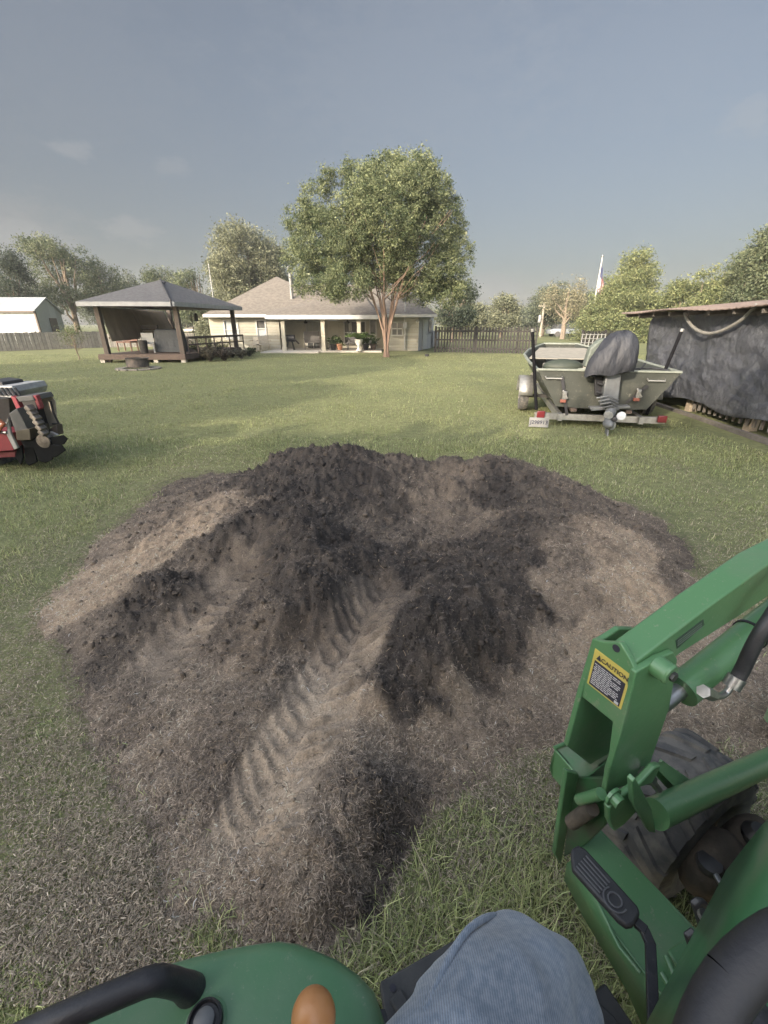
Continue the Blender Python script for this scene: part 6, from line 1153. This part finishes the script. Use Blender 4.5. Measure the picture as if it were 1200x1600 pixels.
# wheels
def wheel(f, l, r, w_, rin, name, lugs, sgn=1, turf=False):
    m = MB(TP); wv = w_/2; prof = [(rin, -wv*.75), (rin+.02, -wv*.95), ((r+rin)/2, -wv*1.08), (r*.93, -wv*1.0), (r*.975, -wv*.8), (r*.985, 0), (r*.975, wv*.8), (r*.93, wv), ((r+rin)/2, wv*1.08), (rin+.02, wv*.95), (rin, wv*.75)]
    m.lathe((f, l, r), prof, axis=(0, 1, 0), n=56, closed=True)
    for k in range(lugs):
        for sd in (-1, 1):
            a0 = 2*math.pi*(k+(.5 if sd > 0 else 0))/lugs; pts = []
            for i in range(7):
                u = i/6; a = a0+u*.26; y = sd*wv*(.05+.98*u); rr_ = r*(.985 if u < .8 else .985-.07*(u-.8)*5); pts.append((a, y, rr_))
            top = []; hw_ = math.pi/lugs*.42; hgt = r*.045
            for (a, y, rr_) in pts: top.append([(f+math.cos(a-hw_)*(rr_-.006), l+y, r+math.sin(a-hw_)*(rr_-.006)), (f+math.cos(a-hw_*.75)*(rr_+hgt), l+y, r+math.sin(a-hw_*.75)*(rr_+hgt)), (f+math.cos(a+hw_*.75)*(rr_+hgt), l+y, r+math.sin(a+hw_*.75)*(rr_+hgt)), (f+math.cos(a+hw_)*(rr_-.006), l+y, r+math.sin(a+hw_)*(rr_-.006))])
            m.grid(top); m.add(top[-1], [(0, 1, 2, 3)]); m.add(top[0], [(3, 2, 1, 0)])
    o = m.build(name, rubber, tc_, smooth=True, ang=40)
    MB(TP).lathe((f, l, r), [(.03, -.03), (rin*.5, -.035), (rin*.62, -wv*.5), (rin*.97, -wv*.72), (rin+.004, -wv*.74), (rin+.004, wv*.74), (rin*.95, wv*.72), (rin*.6, wv*.3), (.03, .03)], axis=(0, 1, 0), n=40).build('rim', mud if turf else yellowp, o, smooth=True); return o
wheel(1.17, .37, .228, .20, .11, 'front_wheel', 18, turf=True); wheel(1.17, -.49, .228, .20, .11, 'front_wheel', 18, turf=True)
wheel(-.36, .36, .29, .22, .15, 'rear_wheel', 20); wheel(-.36, -.48, .29, .22, .15, 'rear_wheel', 20)
# hood
hc = [pZ(1200, 1303, .93), pZ(1104, 1473, .93), pZ(1062, 1592, .93)]
lh_ = lambda f: hc[2][1]+(hc[0][1]-hc[2][1])*(f-hc[2][0])/(hc[0][0]-hc[2][0])
rows = []
for f, dz, dw in [(.32, .02, 0), (.5, .01, 0), (.8, -.02, .0), (1.1, -.05, -.01), (1.35, -.1, -.03), (1.45, -.2, -.06)]:
    e = min(lh_(min(f, .9)), .13)+dw; c = -.06; row = []
    for u in np.linspace(-1, 1, 21):
        x = abs(u); zz = .955+dz if x < .6 else .955+dz-.03*((x-.6)/.25)**2 if x < .85 else .90+dz-(x-.85)/.15*.24
        wd = (x/.85)*(e-c) if x < .85 else (e-c)+(x-.85)*.12
        row.append((f, c+math.copysign(wd, u), zz))
    rows.append(row)
m = MB(TP); m.grid(rows); m.add(rows[0], [tuple(range(21))]); m.add(rows[-1], [tuple(range(21))]); hd = m.build('hood', pm('green_hood', (.05, .15, .065), (.055, .16, .07), 10, .3, coat=.5), tc_, smooth=True, ang=50)
# dashboard, steering column and wheel
sc_ = Vector((.40, -.10, 1.10)); MB(TP).box((.37, -.06, .86), (.13, .2, .26)).build('dashboard', blackp, tc_, bevel=.03); tb([(.34, -.06, .9), (.30, -.075, 1.08)], .022, 'steering_column', blackp)
P1 = Vector(pD(1143, 1535, .285)); 
nw = Vector((-.42, 0, .91)).normalized(); ctr = Vector(pD(1143, 1535, .285)); rad = .172
dirv = Vector((-.05, 1, 0)); dirv = (dirv-nw*dirv.dot(nw)).normalized(); cen = ctr-dirv*rad
uu = dirv; vv = nw.cross(uu); ringw = [cen+(uu*math.cos(a)+vv*math.sin(a))*rad for a in np.linspace(0, 2*math.pi, 73)]
sw = MB(TP).tube(ringw, .0155, 18, caps=False).build('steering_wheel', pm('wheel_rubber', (.02, .02, .024), (.03, .03, .034), 30, .5, .0004, 300), tc_, smooth=True, merge=True)
MB(TP).lathe(tuple(cen-nw*.03), [(.01, 0), (.045, 0), (.045, .03), (.03, .04), (.001, .042)], axis=tuple(nw), n=24).build('hub_cap', blackp, sw, smooth=True)
for k in range(3): a = k*2*math.pi/3+2.2; MB(TP).tube([cen-nw*.015, cen+(uu*math.cos(a)+vv*math.sin(a))*rad*.98], .009, 8).build('spoke', blackp, sw, smooth=True)
tb([tuple(cen-nw*.03), (.42, -.06, .95)], .018, 'steering_shaft', blacksteel)
# brake pedal
zp = .60; pad = [pZ(x, y, zp) for x, y in [(893, 1338), (893, 1326), (903, 1319), (915, 1325), (958, 1372), (998, 1416), (1001, 1428), (990, 1445), (980, 1447), (967, 1437), (895, 1357)]]
pdo = MB(TP).prism(pad, (0, 0, -.016)).build('pedal_pad', pm('pedal_rubber', (.045, .045, .05), (.03, .03, .034), 30, .5, .0005, 200), tc_, bevel=.005, seg=4)
for k in range(5):
    a = Vector(pZ(907+k*8-6, 1338+0*k+k*-1+4, zp+.001)).lerp(Vector(pZ(900, 1350, zp+.001)), 0); u = (k-2)*5.0
    MB(TP).tube([pZ(908+u*.75+0, 1345-u*.8, zp+.001), pZ(945+u*.75, 1387-u*.8, zp+.001)], .0018, 6).build('tread_rib', pm('worn_rubber', (.10, .10, .11)), pdo)
for rr_ in (.012, .02):
    c = Vector(pZ(961, 1406, zp+.001)); a0, a1 = (0, 2*math.pi) if rr_ < .015 else (1.2, 5.0); MB(TP).tube([c+Vector((math.cos(a), math.sin(a), 0))*rr_ for a in np.linspace(a0, a1, 26)], .0018, 6).build('tread_ring', pm('worn_rubber', (.10, .10, .11)), pdo, smooth=True)
pa_ = [pZ(993, 1440, zp-.014), pZ(1006, 1452, zp-.015), pZ(1016, 1475, zp-.02), pZ(1018, 1520, .585), pZ(1021, 1600, .58), pZ(1024, 1680, .52)]
m = MB(TP)
for a, b in zip(pa_[:-1], pa_[1:]): d = (Vector(b)-Vector(a)); m.bar(Vector(TP(a)) if False else a, tuple(Vector(b)+d.normalized()*.004), .017, .010, up=(0, 0, 1))
m.build('pedal_arm', blackp, tc_, bevel=.0015)
# floor mat
zm = .47; A_ = pZ(593, 1533, zm); B_ = pZ(722, 1461, zm); C_2 = pZ(790, 1448, zm); D_ = pZ(925, 1555, zm); E_ = pZ(962, 1588, zm); F_ = pZ(985, 1640, zm); G_ = pZ(603, 1600, zm); G2 = (G_[0]-.0, -.05, zm)
fm_ = MB(TP).prism([A_, B_, C_2, D_, E_, F_, (F_[0], -.02, zm), (A_[0]+.02, -.05, zm), G_], (0, 0, -.03)).build('floor_mat', pm('mat_rubber', (.05, .05, .052), (.075, .075, .075), 25, .75, .001, 200), tc_, bevel=.004)
for px_, py_ in [(625, 1567), (662, 1538), (692, 1513), (720, 1492), (668, 1590), (705, 1562), (900, 1575), (930, 1600)]:
    c = Vector(pZ(px_, py_, zm+.004)); MB(TP).box(tuple(c), (.026, .028, .008), rz=.2).build('tread_block', pm('mat_rubber', (.05, .05, .052)), fm_, bevel=.003)
c = Vector(pZ(614, 1544, zm+.001)); MB(TP).lathe(tuple(c), [(.0005, 0), (.006, 0), (.006, .001), (.0005, .001)], n=14).build('mat_hole', decalb, fm_)
MB(TP).box((.2, -.18, .44), (.7, .7, .03)).build('platform', blacksteel, tc_, bevel=.005)
# left fender: a domed shell over the rear wheel with a grab rail
zf = .80; fo_ = []; 
def rim_pt(x, y, z=zf): return Vector(pZ(x, y, z))
edge = [(-60, 1640), (60, 1590), (150, 1548), (250, 1506), (300, 1492), (350, 1480), (400, 1471), (435, 1467), (462, 1471), (482, 1478), (525, 1496), (560, 1521), (583, 1546), (593, 1575), (600, 1602), (606, 1660)]
top_e = [rim_pt(x, y) for x, y in edge]; cinn = Vector(pZ(330, 1900, zf)); rows = []
for s_, dz in [(1.035, -.30), (1.03, -.12), (1.02, -.045), (1.0, -.012), (.965, .002), (.90, .008), (.75, .014), (.5, .018), (.2, .02)]:
    rows.append([tuple(cinn+(p-cinn)*s_+Vector((0, 0, dz))) for p in top_e])
fe = MB(TP).grid(rows).build('fender', pm('green_fender_plastic', (.08, .20, .10), (.12, .22, .13), 7, .36, .0004, 90, coat=.12), tc_, smooth=True, solid=.004, ang=70)
wear(MATS['green_fender_plastic'], (.34, .34, .28), .4, 70)
hp = [pZ(-60, 1668, .87), pZ(30, 1622, .885), pZ(120, 1580, .89), pZ(200, 1546, .885), pZ(238, 1532, .88), pZ(262, 1533, .86), pZ(285, 1540, .835), pZ(300, 1549, .81)]
tb(smooth_path(hp, 4), [.0145]*(len(smooth_path(hp, 4))-6)+[.0145, .0150, .0160, .0170, .0175, .018], 'grab_rail', pm('grab_rail_plastic', (.028, .028, .032), (.04, .04, .045), 25, .42, .0004, 300), n=20)
kc = Vector(pZ(322, 1604, zf+.012)); k1 = MB(TP).lathe(tuple(kc), [(.0275, 0), (.0255, .006), (.022, .008), (.0215, .0)], n=32).build('socket_ring', pm('green_fender_plastic', (.045, .165, .06)), tc_, smooth=True)
MB(TP).lathe(tuple(kc), [(.0205, 0), (.0205, .016), (.0175, .018), (.0165, .012), (.001, .012)], n=32).build('socket_cup', blackp, tc_, smooth=True); MB(TP).lathe(tuple(kc+Vector((0, 0, .010))), [(.0125, 0), (.012, .008), (.008, .011), (.001, .0115)], n=28).build('socket_cap', motorgrey, tc_, smooth=True)
lk = Vector(pD(490, 1590, .42)); lvk = MB(TP).ball(tuple(lk), (.0215, .0215, .0275), 24, 14); lvk.build('lever_knob', pm('orange_knob', (.46, .20, .07), (.52, .28, .13), 9, .42, .0003, 200, contrast=(.4, .7), coat=.1), tc_, smooth=True)
tb([tuple(lk-Vector((0, 0, .02))), tuple(lk-Vector((-.02, 0, .35)))], .006, 'lever', blacksteel)
tprism([pD(598, 1588, .62), pD(606, 1588, .62), pD(612, 1625, .6), pD(600, 1625, .6)], (0, .01, 0), 'fender_bracket', blackp, bevel=.002)
# seat under the driver
MB(TP).box((-.18, -.05, .86), (.42, .44, .10)).build('seat', pm('seat_vinyl', (.02, .02, .02), None, 9, .5), tc_, bevel=.03); MB(TP).box((-.42, -.05, 1.06), (.10, .42, .38)).build('seat_back', pm('seat_vinyl', (.02, .02, .02)), tc_, bevel=.03)
MB(TP).box((-.2, -.05, .68), (.4, .36, .24)).build('seat_base', blacksteel, tc_, bevel=.01)
# ================================================================== the driver
dr = thing('person', 'person in faded blue jeans sitting on the tractor, only one knee in view', 'person', TP((-.15, 0, .91)), TH)
jeans = pm('blue_denim', (.15, .19, .245), (.235, .27, .32), 120, .88, .0006, 500, sheen=.3, detail=3)
_t = jeans.node_tree; _b2 = _t.nodes['Principled BSDF']; _src = _b2.inputs['Base Color'].links[0].from_socket
_tc = N(_t, 'ShaderNodeTexCoord'); _wv = N(_t, 'ShaderNodeTexWave', wave_type='BANDS', bands_direction='X'); _wv.inputs['Scale'].default_value = 125; _wv.inputs['Distortion'].default_value = 1.2; _wv.inputs['Detail'].default_value = 2; _wv.inputs['Detail Scale'].default_value = 4
_t.links.new(_tc.outputs['Object'], _wv.inputs['Vector']); _mr = N(_t, 'ShaderNodeMapRange'); _mr.inputs['To Min'].default_value = .78; _mr.inputs['To Max'].default_value = 1.15; _t.links.new(_wv.outputs['Fac'], _mr.inputs['Value'])
_ln = N(_t, 'ShaderNodeTexNoise'); _ln.inputs['Scale'].default_value = 9; _t.links.new(_tc.outputs['Object'], _ln.inputs['Vector']); _m3 = N(_t, 'ShaderNodeMapRange'); _m3.inputs['From Min'].default_value = .3; _m3.inputs['From Max'].default_value = .7; _m3.inputs['To Min'].default_value = .8; _m3.inputs['To Max'].default_value = 1.2; _t.links.new(_ln.outputs['Fac'], _m3.inputs['Value'])
_m4 = N(_t, 'ShaderNodeMath', operation='MULTIPLY'); _t.links.new(_mr.outputs[0], _m4.inputs[0]); _t.links.new(_m3.outputs[0], _m4.inputs[1])
_mx = N(_t, 'ShaderNodeMix', data_type='RGBA', blend_type='MULTIPLY'); _mx.inputs['Factor'].default_value = 1; _t.links.new(_src, _mx.inputs['A']); _t.links.new(_m4.outputs[0], _mx.inputs['B']); _t.links.new(_mx.outputs['Result'], _b2.inputs['Base Color'])
def skin(name, pts, edges, mat, parent, root=0, sub=2):
    V = [Vector(TP(p[:3])) for p in pts]; c = sum(V, Vector())/len(V); me = bpy.data.meshes.new(name); me.from_pydata([v-c for v in V], edges, []); me.materials.append(mat); o = link(name, me, parent, c)
    md = o.modifiers.new('k', 'SKIN'); sv = me.skin_vertices[0].data
    for i, p in enumerate(pts): r_ = p[3]; sv[i].radius = (r_, r_ if len(p) < 5 else p[4]); sv[i].use_root = (i == root)
    md.use_smooth_shade = True; s = o.modifiers.new('s', 'SUBSURF'); s.levels = s.render_levels = sub; return o
kn = Vector(pZ(808, 1568, .89))
body = [(-.27, -.05, .98, .12), (-.29, -.05, 1.12, .125), (-.30, -.05, 1.30, .13), (-.31, -.05, 1.42, .09), (-.30, -.05, 1.47, .05), (-.27, -.05, 1.56, .075), (-.265, -.05, 1.66, .085), (-.27, -.05, 1.72, .06),
        (-.24, .04, .97, .085), (kn[0]-.02, kn[1], .92, .05), (kn[0]+.03, kn[1]+.02, .55, .04), (kn[0]+.10, kn[1]+.02, .49, .035),
        (-.24, -.14, .97, .085), (.17, -.24, .95, .055), (.22, -.26, .55, .04), (.30, -.27, .49, .035),
        (-.30, .12, 1.39, .055), (-.36, .24, 1.17, .042), (-.30, .12, 1.07, .03), (-.30, -.22, 1.39, .055), (-.36, -.32, 1.17, .042), (-.20, -.25, 1.07, .03)]
be = [(0, 1), (1, 2), (2, 3), (3, 4), (4, 5), (5, 6), (6, 7), (0, 8), (8, 9), (9, 10), (10, 11), (0, 12), (12, 13), (13, 14), (14, 15), (3, 16), (16, 17), (17, 18), (3, 19), (19, 20), (20, 21)]
for w_i, sg in ((18, 1), (21, -1)):                             # hands resting on the thighs
    wx, wy, wz, _ = body[w_i][:4]; body.append((wx+.06, wy-sg*.01, wz+.01, .026, .018)); hnd = len(body)-1; be.append((w_i, hnd))
    for q_, (dy, ln) in enumerate([(-.028, .062), (-.01, .07), (.009, .066), (.027, .052)]):
        body.append((wx+.085, wy+dy, wz, .0095)); a = len(body)-1; be.append((hnd, a)); body.append((wx+.085+ln*.6, wy+dy*1.1, wz-.006, .009)); be.append((a, a+1)); body.append((wx+.085+ln, wy+dy*1.1, wz-.022, .008)); be.append((a+1, a+2))
    body.append((wx+.05, wy-sg*.035, wz-.004, .010)); a = len(body)-1; be.append((hnd, a)); body.append((wx+.08, wy-sg*.05, wz-.014, .009)); be.append((a, a+1))
skn = pm('skin', (.45, .28, .2), (.4, .24, .17), 20, .5)
skin('body', body, be, skn, dr, 0, 1)
MB(TP).ball((-.175, -.05, 1.60), (.02, .013, .02)).build('nose', skn, dr, smooth=True)
MB(TP).ball((-.275, -.05, 1.70), (.105, .088, .085)).build('cap', decalb, dr, smooth=True)
skin('shirt', [(-.27, -.05, 1.00, .15), (-.29, -.05, 1.15, .155), (-.30, -.05, 1.30, .16), (-.31, -.05, 1.41, .11), (-.30, .125, 1.385, .075), (-.27, .2, 1.2, .06), (-.30, -.225, 1.385, .075), (-.27, -.28, 1.2, .06)], [(0, 1), (1, 2), (2, 3), (3, 4), (4, 5), (3, 6), (6, 7)], pm('grey_shirt', (.2, .21, .22), None, 9, .9), dr, 0, 1)
# jeans: modelled leg tubes with folds, the left knee in view
def leg(name, pts, parent, seed):
    P_ = smooth_path([p[:3] for p in pts], 8); Rr = np.interp(np.linspace(0, 1, len(P_)), np.linspace(0, 1, len(pts)), [p[3] for p in pts]); m = MB(TP); n = 56; rows = []; P_ = [Vector(p) for p in P_]; up = Vector((0, 1, 0))
    for i, p in enumerate(P_):
        d = (P_[min(i+1, len(P_)-1)]-P_[max(i-1, 0)]).normalized(); u = (up-d*up.dot(d)).normalized(); v = d.cross(u); row = []
        for k in range(n+1):
            a = 2*math.pi*(k % n)/n; fold = float(fbm(np.array([i*.16+seed]), np.array([math.cos(a)*1.2+math.sin(a)*.7]), 1.3, 3)[0])*.026+math.sin(i*.5+a*2+seed)*.0018+(.004*max(0, math.sin(i*1.15+a*1.6+seed+math.sin(a*3)))**3)
            row.append(p+(u*math.cos(a)*.98+v*math.sin(a)*1.0)*(Rr[i]+fold))
        rows.append(row)
    globals()['JP'] = (P_, Rr)
    m.grid(rows); m.add(rows[0][:-1], [tuple(range(n))]); m.add(rows[-1][:-1], [tuple(range(n))]); o = m.build(name, jeans, parent, smooth=True, merge=True, ang=80, sub=1); return o
jl = leg('jeans_leg', [(-.34, -.10, .91, .10), (-.18, -.05, .905, .095), (0, kn[1]-.07, .90, .080), (kn[0]-.10, kn[1]-.028, .903, .078), (kn[0]-.03, kn[1], .893, .079), (kn[0]+.028, kn[1]+.002, .850, .077), (kn[0]+.04, kn[1]+.005, .80, .07), (kn[0]+.04, kn[1]+.01, .68, .068), (kn[0]+.04, kn[1]+.015, .57, .068)], dr, 1)
_fp = []
for i_ in range(15, 43):
    p_ = JP[0][i_]; d_ = (JP[0][i_+1]-JP[0][i_-1]).normalized(); u_ = (Vector((0, 1, 0))-d_*d_.y).normalized(); v_ = d_.cross(u_); a_ = 1.15-.9*(i_-15)/27; _fp.append(p_+(u_*math.cos(a_)+v_*math.sin(a_))*(JP[1][i_]-.0012))
MB(TP).tube(_fp, .0042, 10).build('jeans_seam', jeans, jl, smooth=True)
jr = leg('jeans_leg', [(-.34, -.12, .98, .11), (-.18, -.15, .985, .105), (0, -.20, .975, .096), (.10, -.22, .962, .087), (.17, -.235, .95, .081), (.22, -.24, .90, .078), (.235, -.245, .80, .074), (.23, -.25, .68, .07), (.225, -.25, .57, .07)], dr, 4)
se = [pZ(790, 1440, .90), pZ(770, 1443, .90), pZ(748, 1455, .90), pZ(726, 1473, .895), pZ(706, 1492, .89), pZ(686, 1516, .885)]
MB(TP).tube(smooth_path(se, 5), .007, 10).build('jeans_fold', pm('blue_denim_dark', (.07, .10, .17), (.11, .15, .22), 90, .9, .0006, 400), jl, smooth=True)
for nm_, x, y in (('left', kn[0]+.06, kn[1]+.02), ('right', .25, -.25)):
    m = MB(TP); m.ball((x+.06, y, .525), (.13, .05, .045), 18, 10); m.ball((x-.02, y, .56), (.055, .052, .07), 16, 9); m.build('boot', pm('brown_leather', (.12, .07, .04), (.16, .1, .06), 14, .6), dr, smooth=True)

# ------------------------------------------------------------------ evening haze round the whole yard
hz_ = MB().box((0, 230, 14.0), (900, 620, 30.4)).build('haze', MATS['green_paint']); hz_['kind'] = 'stuff'; hz_.data.materials.clear()
hm = bpy.data.materials.new('haze'); hm.use_nodes = True; _ht = hm.node_tree; _ht.nodes.remove(_ht.nodes['Principled BSDF']); _v = N(_ht, 'ShaderNodeVolumePrincipled'); _v.inputs['Density'].default_value = .0009; _v.inputs['Color'].default_value = (.86, .9, .95, 1); _v.inputs['Anisotropy'].default_value = .2
_ht.links.new(_v.outputs[0], _ht.nodes['Material Output'].inputs['Volume']); hz_.data.materials.append(hm)
cy.volume_bounces = 0; cy.volume_step_rate = 10; cy.volume_max_steps = 64
